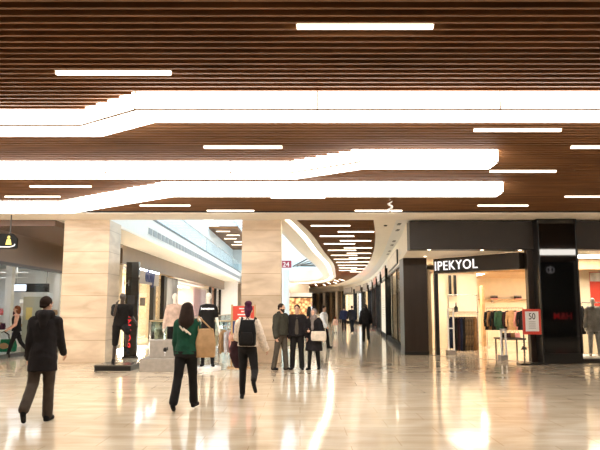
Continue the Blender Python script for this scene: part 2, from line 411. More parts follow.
# upper balustrades
def rail(name, label, pts, z0, mrail, gh=1.0, group=None, post=2.2, mg='railglass'):
    t = thing(name, label, 'balustrade', (pts[0][0], pts[0][1], z0), 0, group)
    b = MB(); h = MB(); s = MB()
    P = [Vector(q) for q in pts]
    for i in range(len(P)-1):
        d = (P[i+1]-P[i]); L = d.length; d.normalize(); nn = Vector((-d.y, d.x))*.008
        a, c = P[i]+d*.01, P[i+1]-d*.01
        b.prism([(a.x-nn.x, a.y-nn.y), (c.x-nn.x, c.y-nn.y), (c.x+nn.x, c.y+nn.y), (a.x+nn.x, a.y+nn.y)], z0+.06, z0+gh-.03)
    b.build('glass_panel', M[mg], t, True)
    h.tube([(q.x, q.y, z0+gh) for q in P], .035, 8).build('handrail', mrail, t, True, True)
    acc = 0
    q = P[0]
    for i in range(len(P)-1):
        L = (P[i+1]-P[i]).length; n = max(1, round(L/post)) if L > post*.8 else 1
        for k in range(n):
            q = P[i]+(P[i+1]-P[i])*(k/n)
            if (i*n+k) % (1 if L > post*.8 else max(1, round(post/L))) == 0:
                MB().box(q.x-.02, q.x+.02, q.y-.02, q.y+.02, z0, z0+gh-.03).build('post', M['steel'], t, True)
    s.tube([(q.x, q.y, z0+.035) for q in P], .03, 6).build('bottom_rail', M['steel'], t, True)
    return t
rail('glass_balustrade', 'upper glass balustrade with dark rail along the left atrium edge', [(-6.1, 19.7+4.4*k) for k in range(11)], 5.25, M['steel'], .95, post=20, mg='skyglass')
# upper store wall, brown upper soffit, skylight
b = MB().box(-8.1, -7.9, 19.6, 75, 5.2, 8.7)
struct(b.build('wall_upper_left', mat('upper_pale_glass_wall', (.80, .90, .93), .3)))
struct(MB().box(-7.9, -5.4, 55, 75, 8.5, 8.7).build('ceiling', M['slat']))
struct(MB().box(-16, 16, 75, 75.2, 5.2, 10).build('wall_upper_far', M['white']))
struct(MB().box(4.3, 4.5, 19.6, 75, 5.2, 10).build('wall_upper_right', M['white']))
struct(MB().box(-8.1, 4.5, 19.42, 19.6, 4.86, 10).build('wall_upper_near', M['white']))
for k, (x, y) in enumerate(((-6.9, 57), (-6.3, 60), (-6.9, 63), (-6.2, 66), (-6.8, 69))):
    t = thing('linear_lamp', 'slim lamp under the brown upper floor ceiling across the atrium, %s from the near end' % ('first', 'second', 'third', 'fourth', 'fifth')[k], 'ceiling light', (x, y, 8.47), 0, 'upper floor lamps')
    MB().box(-.6, .6, -.06, .06, -.01, .03).build('diffuser', M['lamp'], t)
sk = MB()
for k in range(26): sk.box(-8.1, 4.5, 20+k*2.2-.05, 20+k*2.2+.05, 9.85, 10.05)
for k in range(8): sk.box(-8.1+1.8*k-.04, -8.1+1.8*k+.04, 19.6, 75, 9.88, 10.02)
o = struct(sk.build('window_1', mat('skylight_frame', (.6, .68, .72), .4)))
g = MB().quad((-8.1, 19.6, 10.06), (4.5, 19.6, 10.06), (4.5, 75, 10.06), (-8.1, 75, 10.06)).build('window_pane', M['skyglass'], o)
# diagonal roof bars glimpsed past the middle column
t = thing('roof_truss', 'grey diagonal roof bars above the white balcony at the far end', 'roof bars', (0, 60, 6))
for k in range(5):
    a = PY(293+k*2, 266.5-k*.2, 60); c = PY(308+k*3, 258.5+k*1.9, 62)
    MB().tube([a, c], .07, 6).build('bar', M['greyblock'] if k % 2 else M['bronze'], t, True)
# red hanging banner at the far end
a = PY(280.5, 260.5, 58); c = PY(291.5, 267.8, 58)
t = thing('hanging_banner', 'dark red banner with a number hanging over the far balcony', 'banner', (a.x, 58, c.z))
MB().box(a.x, c.x, 58, 58.04, c.z, a.z).build('panel', mat('banner_red', (.30, .03, .05), .6, var=.1), t, True)
text('lettering', '24', .62, M['whitepl'], Vector(((a.x+c.x)/2, 57.97, c.z+.1)), facerot(1, 0), t, .01, 'CENTER')
for x in (a.x+.05, c.x-.05): MB().tube([(x, 58.02, a.z), (x, 58.02, 9.85)], .012, 6).build('wire', M['steel'], t, True)
# far end balcony bands (second balcony step)
b = MB()
for k in range(24):
    a = catmull(V_, 5.2+3.6*k/24); c = catmull(V_, 5.2+3.6*(k+1)/24)
    a = a+Vector((0, 5)); c = c+Vector((0, 5))
    b.prism([(a.x, a.y), (c.x, c.y), (c.x, c.y+.1), (a.x, a.y+.1)], 5.9, 6.6)
o = b.build('far_balcony', mat('pale_blue_white', (.72, .82, .84), .25)); tag(o, 'pale curved balcony band at the far end of the atrium', 'balcony')

# ---- floor level balustrade round the void
pts = [(-6.2, 26.9), (-4.6, 26.9), (-3.0, 26.9), (-1.6, 26.9)]
rail('glass_balustrade', 'glass balustrade with bronze handrail behind the mannequins', pts, 0, M['brass'], 1.1, 'floor level balustrades', 1.6)
cs = [catmull(V_, s_at(V_, 27)+k*.12) for k in range(0, 40)]
rail('glass_balustrade', 'curved glass balustrade behind the three standing shoppers', [(-1.6, 26.9)]+[(p.x+.12, p.y) for p in cs], 0, M['brass'], 1.1, 'floor level balustrades', 2.4)
rail('glass_balustrade', 'glass balustrade along the left shops across the void', [(-6.25, 27+3*k) for k in range(13)], 0, M['brass'], 1.1, 'floor level balustrades', 3)
# escalator in the void
t = thing('escalator', 'pale steel escalator descending behind the red sign stand', 'escalator', (-2.6, 28, 0))
for x in (-3.3, -2.1):
    s = MB(); s.loft([[(x-.06, 28, .0), (x+.06, 28, .0), (x+.06, 28, .95), (x-.06, 28, .95)], [(x-.06, 29.2, .0), (x+.06, 29.2, .0), (x+.06, 29.2, .95), (x-.06, 29.2, .95)],
                      [(x-.06, 38, -5), (x+.06, 38, -5), (x+.06, 38, -4.05), (x-.06, 38, -4.05)]])
    s.build('side_panel', mat('pale_blue_panel', (.62, .72, .78), .2, .2), t, True)
    MB().tube([(x, 27.8, .8), (x, 27.9, .98), (x, 29.2, 1.0), (x, 38, -4)], .04, 8).build('handrail', M['black'], t, True, True)
s = MB()
for k in range(26): s.box(-3.22, -2.18, 29+k*.34, 29.38+k*.34, -.2*k-.3, -.2*k-.02)
s.build('steps', M['steel'], t, True)

# pale slim column past the middle column
p = PZ(285, 333, 0)
tag(MB().rings([(p.x, 45, 0, .26, .26), (p.x, 45, CZ, .26, .26)], 20).build('column', mat('pale_blue_column', (.66, .74, .75), .3), smooth=False), 'slim pale round column just right of the middle travertine column', 'column')

# ================================================================ GARMENTS, RACKS, MANNEQUINS
def garment_mesh(kind, w=.42, L=.75, seed=0):
    """hanging garment facing -Y: shoulders, body, sleeves"""
    rnd = random.Random(seed); b = MB()
    n = 20
    def ring(z, rx, ry, wob): return [((rx+wob*math.sin(5*a+seed))*math.cos(a), (ry+wob*math.sin(7*a))*math.sin(a), z) for a in [2*PI*j/n for j in range(n)]]
    hw = w/2
    if kind == 'trousers':
        for sx in (-1, 1): b.loft([[(sx*.07+x, y, z) for x, y, z in ring(z0, r, .035, .004)] for z0, r in ((0, .075), (-.3, .075), (-L, .06))])
    else:
        b.loft([ring(0, .06, .045, 0), ring(-.03, hw*.55, .05, 0), ring(-.08, hw*.95, .065, .004), ring(-.22, hw*.82, .07, .008), ring(-L*.6, hw*.8, .065, .012), ring(-L, hw*(1.0 if kind != 'dress' else 1.15), .075, .02)])
        if kind != 'dress':
            for sx in (-1, 1):
                b.cap((sx*hw*.86, 0, -.10), (sx*hw*1.22, -.02, -.10-.30), .055, .045); b.cap((sx*hw*1.22, -.02, -.40), (sx*hw*1.25, -.05, -.62), .045, .04)
    return b
def garment(name, label, m, loc, rz, kind='jacket', w=.42, L=.75, seed=0, group=None):
    t = thing(name, label, 'clothes', loc, rz, group)
    garment_mesh(kind, w, L, seed).build('body', m, t, smooth=True)
    h = MB().tube([(-w*.4, 0, -.06), (0, 0, .015), (w*.4, 0, -.06)], .007, 6)
    h.tube([(0, 0, .01), (0, 0, .06), (.02, 0, .08), (0, 0, .10)], .004, 6)
    h.build('hanger', M['wood'], t)
    return t
def hemispheric(b, c, r): b.ell(c, (r, r, r))

def finish(o, vox, sm=2, disp=0, seed=0):
    r = o.modifiers.new('remesh', 'REMESH'); r.mode = 'VOXEL'; r.voxel_size = vox; r.use_smooth_shade = True
    if sm:
        s = o.modifiers.new('smooth', 'SMOOTH'); s.factor = .5; s.iterations = sm
    if disp:
        tx = bpy.data.textures.new('folds', 'CLOUDS'); tx.noise_scale = .09+.02*(seed % 3)
        d = o.modifiers.new('folds', 'DISPLACE'); d.texture = tx; d.strength = disp; d.mid_level = .5
        d.texture_coords = 'LOCAL'
    return o

def figure(t, H, legs, arms, lean=0, twist=0, hy=0, hp=0, female=False, bulk=1.0):
    """joint positions of a posed human, local frame facing -Y; returns dict"""
    k = H/1.75; J = {}
    pel = Vector((0, 0, .94)); J['pel'] = pel
    up = Vector((0, -math.sin(lean), math.cos(lean)))
    J['waist'] = pel+up*.16; J['chest'] = pel+up*.36; J['sh'] = pel+up*.50; J['neck'] = pel+up*.56
    hu = Vector((0, -math.sin(lean*.4+hp), math.cos(lean*.4+hp)))
    J['head'] = J['neck']+hu*.145+Vector((0, -.01, 0)); J['hu'] = hu; J['up'] = up
    hw = .085 if female else .09; sw = (.150 if female else .172)*bulk
    for i, sd in enumerate((1, -1)):       # 1 = figure's left (+x)
        f, o, kn = legs[i]
        hip = pel+Vector((sd*hw, 0, -.03)); d = Vector((sd*math.sin(o), -math.sin(f)*math.cos(o), -math.cos(f)*math.cos(o)))
        knee = hip+d*.44; g = f-kn
        an = knee+Vector((sd*math.sin(o)*.6, -math.sin(g), -math.cos(g))).normalized()*.42
        J['hip%d' % i], J['knee%d' % i], J['ank%d' % i] = hip, knee, an
        tw = (g if g < -.25 else 0)     # toes point down when the leg trails
        J['toe%d' % i] = an+Vector((sd*.03, -.15*math.cos(tw)+.0, -.06+.16*math.sin(tw)))
        J['heel%d' % i] = an+Vector((0, .05*math.cos(tw), -.06+.0*tw))
        f, o, e, inn = arms[i]
        s = J['sh']+Vector((sd*sw*math.cos(twist), -sd*sw*math.sin(twist), -.045))
        d = Vector((sd*math.sin(o), -math.sin(f)*math.cos(o), -math.cos(f)*math.cos(o)))
        el = s+d*.29; g = f+e
        wd = Vector((sd*math.sin(o-inn), -math.sin(g)*math.cos(o-inn), -math.cos(g)*math.cos(o-inn))).normalized()
        wr = el+wd*.25
        J['s%d' % i], J['el%d' % i], J['wr%d' % i], J['wd%d' % i] = s, el, wr, wd
    low = min(min(J['toe%d' % i].z, J['heel%d' % i].z) for i in (0, 1))-.028
    for q in J:
        if q[:2] not in ('hu', 'up', 'wd'): J[q] = (J[q]-Vector((0, 0, low)))*k
    J['k'] = k; J['female'] = female; J['hy'] = hy; J['low'] = low
    return J
def hrot(J): 
    z = J['hu'].normalized(); x = Vector((math.cos(J['hy']), math.sin(J['hy']), 0)); x = (x-z*x.dot(z)).normalized(); y = z.cross(x)
    return Matrix((x, y, z)).transposed()
def hand_geo(b, wr, wd, sd, k, curl=.5):
    wd = wd.normalized(); side = Vector((0, -1, 0)) if abs(wd.y) < .8 else Vector((0, 0, 1))
    fw = (side-wd*side.dot(wd)).normalized(); inn = wd.cross(fw)*(1 if sd > 0 else -1)
    if inn.x*sd > 0: inn = -inn
    b.cap(wr, wr+wd*.075*k, .024*k, .028*k, 8, 1.0)
    b.cap(wr+wd*.03*k+fw*.018*k, wr+wd*.08*k+fw*.022*k, .018*k, .016*k, 8); b.cap(wr+wd*.03*k-fw*.018*k, wr+wd*.08*k-fw*.022*k, .018*k, .016*k, 8)
    for q, (o, L) in enumerate(((.030, .068), (.010, .078), (-.010, .072), (-.029, .055))):
        p0 = wr+wd*.085*k+fw*o*k; p1 = p0+(wd*math.cos(curl)+inn*math.sin(curl))*L*.5*k; p2 = p1+(wd*math.cos(curl*2)+inn*math.sin(curl*2))*L*.5*k
        b.cap(p0, p1, .0095*k, .009*k, 7); b.cap(p1, p2, .009*k, .007*k, 7)
    p0 = wr+wd*.025*k+fw*.028*k; p1 = p0+(wd*.6+fw*.7+inn*.3)*.045*k; p2 = p1+(wd*.9+inn*.35+fw*.15)*.03*k
    b.cap(p0, p1, .012*k, .011*k, 7); b.cap(p1, p2, .011*k, .008*k, 7)
def ell_ring(c, rx, ry, tw, n=18, up=None):
    x = Vector((math.cos(tw), -math.sin(tw), 0)); y = Vector((math.sin(tw), math.cos(tw), 0))
    return [c+x*rx*math.cos(2*PI*j/n)+y*ry*math.sin(2*PI*j/n) for j in range(n)]
def body_mesh(t, J, m, name='body', vox=.0085, curl=.5, featureless=False):
    k = J['k']; b = MB(); Rh = hrot(J); h = J['head']; fem = J['female']
    hl = lambda x, y, z: h+Rh @ Vector((x*k, y*k, z*k))
    b.ell(h+Rh @ Vector((0, .01*k, .025*k)), (.076*k, .094*k, .092*k), Rh)       # skull
    b.cap(hl(0, -.022, -.03), hl(0, -.045, -.082), .062*k, .032*k, 12)                # jaw
    b.cap(hl(0, -.085, .012), hl(0, -.106, -.022), .008*k, .014*k, 8)               # nose
    b.cap(hl(-.018, -.078, -.055), hl(.018, -.078, -.055), .010*k, .010*k, 8)       # lips
    b.cap(hl(-.045, -.07, .030), hl(.045, -.07, .030), .013*k, .013*k, 8)            # brow
    if not featureless:
        for sx in (-1, 1): b.ell(hl(sx*.078, .012, -.008), (.010*k, .020*k, .030*k), Rh, 8)
    b.cap(J['neck']-J['up']*.05*k, h-J['hu']*.05*k, (.050 if fem else .058)*k, (.046 if fem else .054)*k, 12)
    up = J['up']; sh, ch, wa, pe = J['sh'], J['chest'], J['waist'], J['pel']
    w = .9 if fem else 1
    b.loft([ell_ring(pe-up*.09*k, .10*k, .08*k, 0), ell_ring(pe-up*.03*k, .155*k, .11*k, 0), ell_ring(pe+up*.05*k, .15*k, .105*k, 0), ell_ring(wa, .125*k*w, .092*k, 0),
            ell_ring(ch, .150*k*w, .11*k, 0), ell_ring(sh-up*.05*k, .15*k*w, .10*k, 0), ell_ring(sh+up*.01*k, .10*k*w, .07*k, 0)])
    for i, sd in enumerate((1, -1)):
        b.cap(J['hip%d' % i], J['knee%d' % i], .082*k, .052*k, 12); b.cap(J['knee%d' % i], J['ank%d' % i], .052*k, .033*k, 12)
        kn, an = J['knee%d' % i], J['ank%d' % i]; cf = kn+(an-kn)*.3+Vector((0, .015*k, 0)); b.cap(kn, cf, .045*k, .05*k); b.cap(cf, an, .05*k, .03*k)
        b.cap(J['heel%d' % i], J['toe%d' % i], .032*k, .026*k, 10); b.cap(an, J['heel%d' % i], .033*k, .03*k, 8)
        b.cap(J['s%d' % i], J['el%d' % i], .046*k, .036*k, 12); b.cap(J['el%d' % i], J['wr%d' % i], .037*k, .024*k, 12)
        b.cap(J['sh'], J['s%d' % i], .055*k, .046*k)
        hand_geo(b, J['wr%d' % i], J['wd%d' % i], sd, k, curl)
    return finish(b.build(name, m, t, smooth=True), vox, 1)
def trousers(t, J, m, extra=.012, flare=0, name='trousers', to=1.0):
    k = J['k']; b = MB(); pe, up = J['pel'], J['up']
    b.loft([ell_ring(pe-up*.12*k, .11*k, .09*k, 0), ell_ring(pe-up*.04*k, (.165+extra)*k, (.115+extra)*k, 0), ell_ring(pe+up*.10*k, (.140+extra)*k, (.10+extra)*k, 0)])
    for i in (0, 1):
        kn, an = J['knee%d' % i], J['ank%d' % i]
        b.cap(J['hip%d' % i], kn, (.090+extra)*k, (.058+extra)*k, 14)
        e = kn+(an-kn)*to
        b.cap(kn, e, (.058+extra)*k, (.042+extra+flare)*k, 14)
    return finish(b.build(name, m, t, smooth=True), .013*k, 2, .012*k, 1)
def top(t, J, m, hem=.0, extra=.02, bulk=0, flare=0, name='jacket', sleeve=1.0, disp=.03, m2=None, armfat=0):
    """hem: distance below pelvis (m)"""
    k = J['k']; b = MB(); up = J['up']; sh, ch, wa, pe = J['sh'], J['chest'], J['waist'], J['pel']; w = .9 if J['female'] else 1
    e = extra+bulk; dn = Vector((0, 0, -1))
    rg = [ell_ring(sh+up*.045*k, (.075)*k, (.07)*k, 0), ell_ring(sh+up*.015*k, (.12+e*.5)*k*w, (.085+e*.5)*k, 0), ell_ring(sh-up*.05*k, (.165+e)*k*w, (.105+e)*k, 0), ell_ring(ch, (.160+e)*k*w, (.118+e)*k, 0),
          ell_ring(wa, (.145+e)*k*w, (.105+e)*k, 0), ell_ring(pe+up*.02*k, (.160+e+flare*.3)*k, (.118+e+flare*.3)*k, 0)]
    if hem > 0:
        mid = [(J['knee0']+J['knee1'])*.5-(J['hip0']+J['hip1'])*.5, 0][0]; mid = mid.normalized()
        for f in (.5, 1): rg.append(ell_ring(pe+mid*hem*f*k, (.165+e+flare*f)*k, (.125+e+flare*f)*k, 0))
    b.loft(rg)
    for i in (0, 1):
        s, el, wr = J['s%d' % i], J['el%d' % i], J['wr%d' % i]
        b.cap(sh-up*.02*k, s, (.06+e*.5)*k, (.056+e*.8)*k); b.cap(s, s+(el-s)*min(1, sleeve*2), (.056+e*.8+armfat)*k, (.045+e*.7+armfat)*k, 12)
        if sleeve > .5: b.cap(el, el+(wr-el)*(sleeve*2-1), (.046+e*.7+armfat)*k, (.034+e*.6+armfat)*k, 12)
    return finish(b.build(name, m, t, smooth=True), .013*k, 2, disp*k, 2)
def shoes(t, J, m, boot=0, heel=False):
    k = J['k']
    for i in (0, 1):
        b = MB(); a, c, an = J['heel%d' % i], J['toe%d' % i], J['ank%d' % i]
        b.cap(a, c, .043*k, .036*k, 12, 1.0); b.cap(a+Vector((0, 0, .02))*k, a+(c-a)*.5+Vector((0, 0, .018))*k, .043*k, .036*k)
        b.cap(an, a, .045*k, .042*k)
        if boot: b.cap(an, an+(J['knee%d' % i]-an)*boot, .045*k, .055*k)
        finish(b.build('shoe', m, t, smooth=True), .011*k, 1)
def hair(t, J, m, style):
    k = J['k']; b = MB(); Rh = hrot(J); h = J['head']; hl = lambda x, y, z: h+Rh @ Vector((x*k, y*k, z*k))
    b.ell(hl(0, .022, .040), (.086*k, .098*k, .092*k), Rh)
    if style == 'short': b.cap(hl(-.03, .075, -.02), hl(.03, .075, -.02), .035*k, .035*k)
    if style == 'long':
        b.cap(hl(0, .05, .02), hl(0, .085, -.20), .11*k, .14*k); b.cap(hl(0, .085, -.18), hl(-.02, .11, -.36), .115*k, .06*k)
        b.cap(hl(.06, .03, -.02), hl(.11, .05, -.26), .05*k, .05*k); b.cap(hl(-.06, .03, -.02), hl(-.10, .05, -.26), .05*k, .05*k)
    if style == 'bob':
        b.cap(hl(0, .05, .02), hl(0, .07, -.10), .10*k, .085*k)
    if style == 'bun':
        b.ell(hl(0, .05, .135), (.075*k, .07*k, .06*k)); b.cap(hl(0, .06, -.01), hl(0, .07, -.09), .075*k, .05*k)
    if style == 'hood':
        b.cap(hl(0, .06, -.07), hl(0, .10, -.13), .09*k, .11*k)
    o = b.build('hair', m, t, smooth=True); return finish(o, .012*k, 1, .014*k, 1)
def face(t, J, beard=None, brow=None):
    k = J['k']; Rh = hrot(J); h = J['head']; hl = lambda x, y, z: h+Rh @ Vector((x*k, y*k, z*k))
    for sx in (-1, 1): MB().ell(hl(sx*.031, -.078, .010), (.011*k, .006*k, .006*k), Rh, 8).build('eye', M['black'], t, smooth=True)
    if brow:
        for sx in (-1, 1): MB().cap(hl(sx*.018, -.085, .030), hl(sx*.048, -.075, .032), .005*k, .004*k, 6).build('eyebrow', brow, t, smooth=True)
    if beard:
        b = MB(); b.cap(hl(0, -.035, -.055), hl(0, -.055, -.095), .058*k, .034*k, 12); b.cap(hl(-.055, -.01, -.03), hl(-.03, -.045, -.08), .025*k, .03*k); b.cap(hl(.055, -.01, -.03), hl(.03, -.045, -.08), .025*k, .03*k)
        finish(b.build('beard', beard, t, smooth=True), .01*k, 1)
def place(u, v, z=0): p = PZ(u, v, z); return (p.x, p.y, z)
AW = PI    # facing away from the camera

# ================================================================ PEOPLE
r = R
# 1 man in dark coat, walking away on the left
t = thing('person', 'man in a long dark hooded coat and grey trousers walking away, far left foreground', 'person', place(40, 421), AW+r(6))
J = figure(t, 1.73, [(r(-12), r(2), r(34)), (r(4), r(0), r(4))], [(r(-10), r(5), r(22), 0), (r(12), r(6), r(28), 0)], lean=r(4), hy=r(-28))
body_mesh(t, J, M['skin']); trousers(t, J, M['c_trouser_grey'], .022, .012); top(t, J, M['c_coat_black'], .26, .02, .012, .015, 'coat')
shoes(t, J, M['c_leather']); hair(t, J, M['c_hair_dark'], 'short')
k = J['k']; b = MB(); b.cap(J['neck']+Vector((-.07, .05, .0))*k, J['neck']+Vector((.07, .05, 0))*k, .075*k, .075*k); b.cap(J['neck']+Vector((0, .10, -.02))*k, J['neck']+Vector((0, .14, -.16))*k, .10*k, .05*k)
finish(b.build('hood', M['c_coat_black'], t, smooth=True), .014, 2, .012)
# 2 woman with red hair & green bag behind
t = thing('person', 'red-haired person with pinkish sleeve walking behind the man in the long coat', 'person', place(15, 357.5), r(-60))
J = figure(t, 1.68, [(r(20), 0, r(6)), (r(-22), 0, r(18))], [(r(10), r(12), r(45), 0), (r(-15), r(10), r(30), 0)], lean=r(3), hy=0, female=True)
body_mesh(t, J, M['skin']); trousers(t, J, M['c_black']); top(t, J, M['c_pinkbeige'], .02, .02, .0, 0, 'sweater'); shoes(t, J, M['c_leather']); hair(t, J, M['c_hair_red'], 'bob')
finish(MB().loft([ell_ring(J['sh']-J['up']*.02, .15, .12, 0), ell_ring(J['chest'], .185, .15, 0), ell_ring(J['waist'], .17, .14, 0), ell_ring(J['pel']-J['up']*.05, .20, .16, 0)]).build('vest', M['c_black'], t, smooth=True), .015, 2, .015)
face(t, J)
p = PZ(8, 356, 0)
def bagbox(b, w, d, h, top_=.9, n=20):
    def rr(z, sw, sd): return [(sw*math.copysign(abs(math.cos(a))**.4, math.cos(a)), sd*math.copysign(abs(math.sin(a))**.4, math.sin(a)), z) for a in [2*PI*j/n+.01 for j in range(n)]]
    b.loft([rr(0, w*.44, d*.42), rr(.02, w*.5, d*.5), rr(h*.5, w*.52, d*.52), rr(h*.95, w*.5*top_, d*.4*top_), rr(h, w*.48*top_, d*.3*top_)])
    return b
t = thing('shopping_bag', 'large green bag held by the red-haired person at the left edge', 'bag', (p.x-.05, p.y-.30, .16), r(10))
bagbox(MB(), .85, .22, .42).build('body', M['c_bag_green'], t, smooth=True)
MB().ell((.05, -.115, .2), (.15, .01, .10)).build('print', M['c_tan'], t, smooth=True)
for y in (-.06, .06): MB().tube([(-.2, y, .38), (-.15, y, .58), (0, y, .68), (.15, y, .58), (.2, y, .38)], .012, 6).build('handle', M['c_leather'], t, smooth=True)

# 3 woman with long hair and green sweater
t = thing('person', 'long-haired woman in a dark green sweater and black trousers walking away', 'person', place(185, 409.5), AW+r(-4))
J = figure(t, 1.64, [(r(-14), r(3), r(14)), (r(13), r(2), r(3))], [(r(4), r(8), r(18), r(5)), (r(8), r(9), r(45), r(10))], lean=r(3), female=True)
body_mesh(t, J, M['skin']); trousers(t, J, M['c_black'], .018, .016); top(t, J, M['c_green'], .06, .025, .015, .0, 'sweater', armfat=.004)
shoes(t, J, M['c_leather'], .35); hair(t, J, M['c_hair_dark'], 'long')
k = J['k']
finish(MB().loft([ell_ring(J['pel']-J['up']*.10*k, .205*k, .165*k, 0), ell_ring(J['pel']-J['up']*.0*k, .205*k, .165*k, 0)]).build('hem_band', M['c_black'], t, smooth=True), .012, 1)
b = MB(); 
for x, z, w in ((-.10, .33, .07), (-.04, .36, .05), (.02, .39, .05)): b.cap((x, .172, (J['pel'].z+z-.06)), (x+w, .172, (J['pel'].z+z)), .014, .014, 8)
b.build('back_print', M['c_furwhite'], t, smooth=True)
pr = t.matrix_basis
w_ = Matrix.Translation(t.location) @ t.rotation_euler.to_matrix().to_4x4()
def wp(t, v): return (Matrix.Translation(t.location) @ t.rotation_euler.to_matrix().to_4x4()) @ v
# tote bag on her right shoulder
sh = wp(t, J['s1'])
t2 = thing('tote_bag', 'beige tote bag hanging from the long-haired woman\'s right shoulder', 'bag', (sh.x+.16, sh.y+.02, .82), r(14))
bagbox(MB(), .32, .16, .46, .8).build('body', M['c_tan'], t2, smooth=True)
for y in (-.05, .05): MB().tube([(-.12, y, .42), (-.13, y*.6, .60), (-.12, 0, .66), (-.06, y*.8, .60), (.12, y, .42)], .011, 6).build('strap', M['c_tan'], t2, smooth=True)

# 4 woman with fur jacket and backpack
t = thing('person', 'woman with a dark hair bun, white fluffy jacket and black leggings walking away', 'person', place(247, 398.5), AW+r(-5))
J = figure(t, 1.63, [(r(3), r(1), r(3)), (r(-12), r(10), r(62))], [(r(20), r(14), r(62), r(20)), (r(4), r(20), r(22), 0)], lean=r(4), female=True, hp=r(6))
body_mesh(t, J, M['skin']); trousers(t, J, M['c_black'], .014); top(t, J, M['c_fur'], -.0, .035, .015, .0, 'jacket', disp=.045, armfat=.01)
shoes(t, J, M['c_leather'], .3); hair(t, J, M['c_hair_purple'], 'bun')
c = wp(t, J['chest'])
t2 = thing('backpack', 'black backpack on the back of the woman in the white jacket', 'backpack', (c.x+.01, c.y-.245, c.z-.30), AW+r(-5))
bagbox(MB(), .30, .17, .46, .82).build('body', M['c_leather'], t2, smooth=True)
bagbox(MB(), .22, .07, .20, .9).build('pocket', M['c_black'], t2, smooth=True).location = (0, .10, .04)
for x in (-.11, .11): MB().tube([(x, -.02, .40), (x*1.1, -.10, .50), (x*1.15, -.22, .47), (x*1.2, -.30, .36)], .016, 6).build('strap', M['c_leather'], t2, smooth=True)
MB().tube([(-.04, .0, .45), (0, .0, .50), (.04, .0, .45)], .009, 6).build('handle', M['c_leather'], t2, smooth=True)
w = wp(t, J['wr0'])
t2 = thing('folded_coat', 'dark plum coat carried over the left arm of the woman in white', 'coat', (w.x-.02, w.y+.02, w.z-.50))
b = MB(); b.loft([ell_ring(Vector((0, 0, .53)), .10, .10, 0), ell_ring(Vector((0, 0, .45)), .17, .12, 0), ell_ring(Vector((-.03, 0, .2)), .18, .10, 0), ell_ring(Vector((.02, 0, -.05)), .12, .07, 0)])
finish(b.build('body', M['c_darkplum'], t2, smooth=True), .016, 2, .05)
finish(MB().ell((-.12, -.02, .50), (.10, .08, .07)).build('lining', M['c_pinkbeige'], t2, smooth=True), .014, 1, .03)

# 5 bearded man
t = thing('person', 'bearded man in an olive puffer jacket turned towards his companions', 'person', place(281, 370), r(52))
J = figure(t, 1.69, [(r(6), r(4), r(3)), (r(-8), r(4), r(3))], [(r(4), r(10), r(10), 0), (r(0), r(12), r(16), 0)], hy=r(12), hp=r(4))
body_mesh(t, J, M['skin']); trousers(t, J, M['c_greytrouser'], .018, .012); top(t, J, M['c_olive'], .03, .04, .02, .0, 'puffer_jacket', disp=.035, armfat=.012)
shoes(t, J, M['c_leather']); hair(t, J, M['c_hair_dark'], 'short'); face(t, J, M['c_hair_dark'], M['c_hair_dark'])
b = MB(); b.cap(J['neck']+Vector((-.07, .03, 0)), J['neck']+Vector((.07, .03, 0)), .06, .06); finish(b.build('collar', M['c_olive'], t, smooth=True), .014, 2)
# 6 man in black jacket
t = thing('person', 'short-haired man in a black open jacket and black trousers standing in the middle', 'person', place(297, 369.5), r(-2))
J = figure(t, 1.66, [(r(3), r(4), r(3)), (r(-2), r(4), r(3))], [(r(2), r(12), r(12), 0), (r(0), r(10), r(14), 0)], hy=r(-4))
body_mesh(t, J, M['skin']); trousers(t, J, M['c_black'], .020, .012); top(t, J, M['c_coat_black'], .05, .04, .02, .01, 'jacket')
shoes(t, J, M['c_leather']); hair(t, J, M['c_hair_dark'], 'short'); face(t, J, None, M['c_hair_dark'])
finish(MB().loft([ell_ring(J['sh']+Vector((0, -.05, -.02)), .06, .09, 0), ell_ring(J['chest']+Vector((0, -.085, 0)), .06, .10, 0), ell_ring(J['pel']+Vector((0, -.09, 0)), .07, .10, 0)]).build('shirt', M['c_greytrouser'], t, smooth=True), .012, 1)
# 7 woman in grey headscarf
t = thing('person', 'woman in a grey headscarf and long black open coat, rightmost of the standing trio', 'person', place(314, 369.5), r(-18))
J = figure(t, 1.56, [(r(-5), r(2), r(6)), (r(8), r(3), r(3))], [(r(4), r(20), r(24), 0), (r(14), r(8), r(75), r(30))], female=True, hy=r(-18))
body_mesh(t, J, M['skin']); trousers(t, J, M['c_black'], .012); top(t, J, M['c_coat_black'], .42, .035, .02, .05, 'coat', armfat=.01)
shoes(t, J, M['c_leather'], .2); face(t, J)
b = MB(); Rh = hrot(J); h = J['head']; k = J['k']
b.ell(h+Rh @ Vector((0, .03, .035))*k, (.095*k, .10*k, .105*k), Rh); b.cap(h+Vector((0, .01, -.10))*k, h+Vector((0, -.01, -.17))*k, .085*k, .12*k); b.cap(h+Vector((0, -.09, -.18))*k, h+Vector((.0, -.14, -.48))*k, .07*k, .045*k)
for sx in (-1, 1): b.cap(h+Rh @ Vector((sx*.075, -.02, .05))*k, h+Rh @ Vector((sx*.06, -.04, -.1))*k, .025*k, .03*k)
finish(b.build('headscarf', M['c_scarf'], t, smooth=True), .012, 1, .012)
p = wp(t, J['pel'])
t2 = thing('handbag', 'off-white shoulder bag of the woman in the headscarf', 'bag', (p.x+.12, p.y-.27, p.z-.10), r(-8))
bagbox(MB(), .40, .12, .25, .95).build('body', M['c_offwhite'], t2, smooth=True)
MB().box(-.19, .19, -.07, -.062, .12, .24).build('flap', M['c_offwhite'], t2, bevel=.004)
MB().tube([(.18, 0, .23), (.16, .05, .4), (.02, .1, .62), (-.12, .16, .70)], .008, 6).build('strap', M['c_offwhite'], t2, smooth=True)

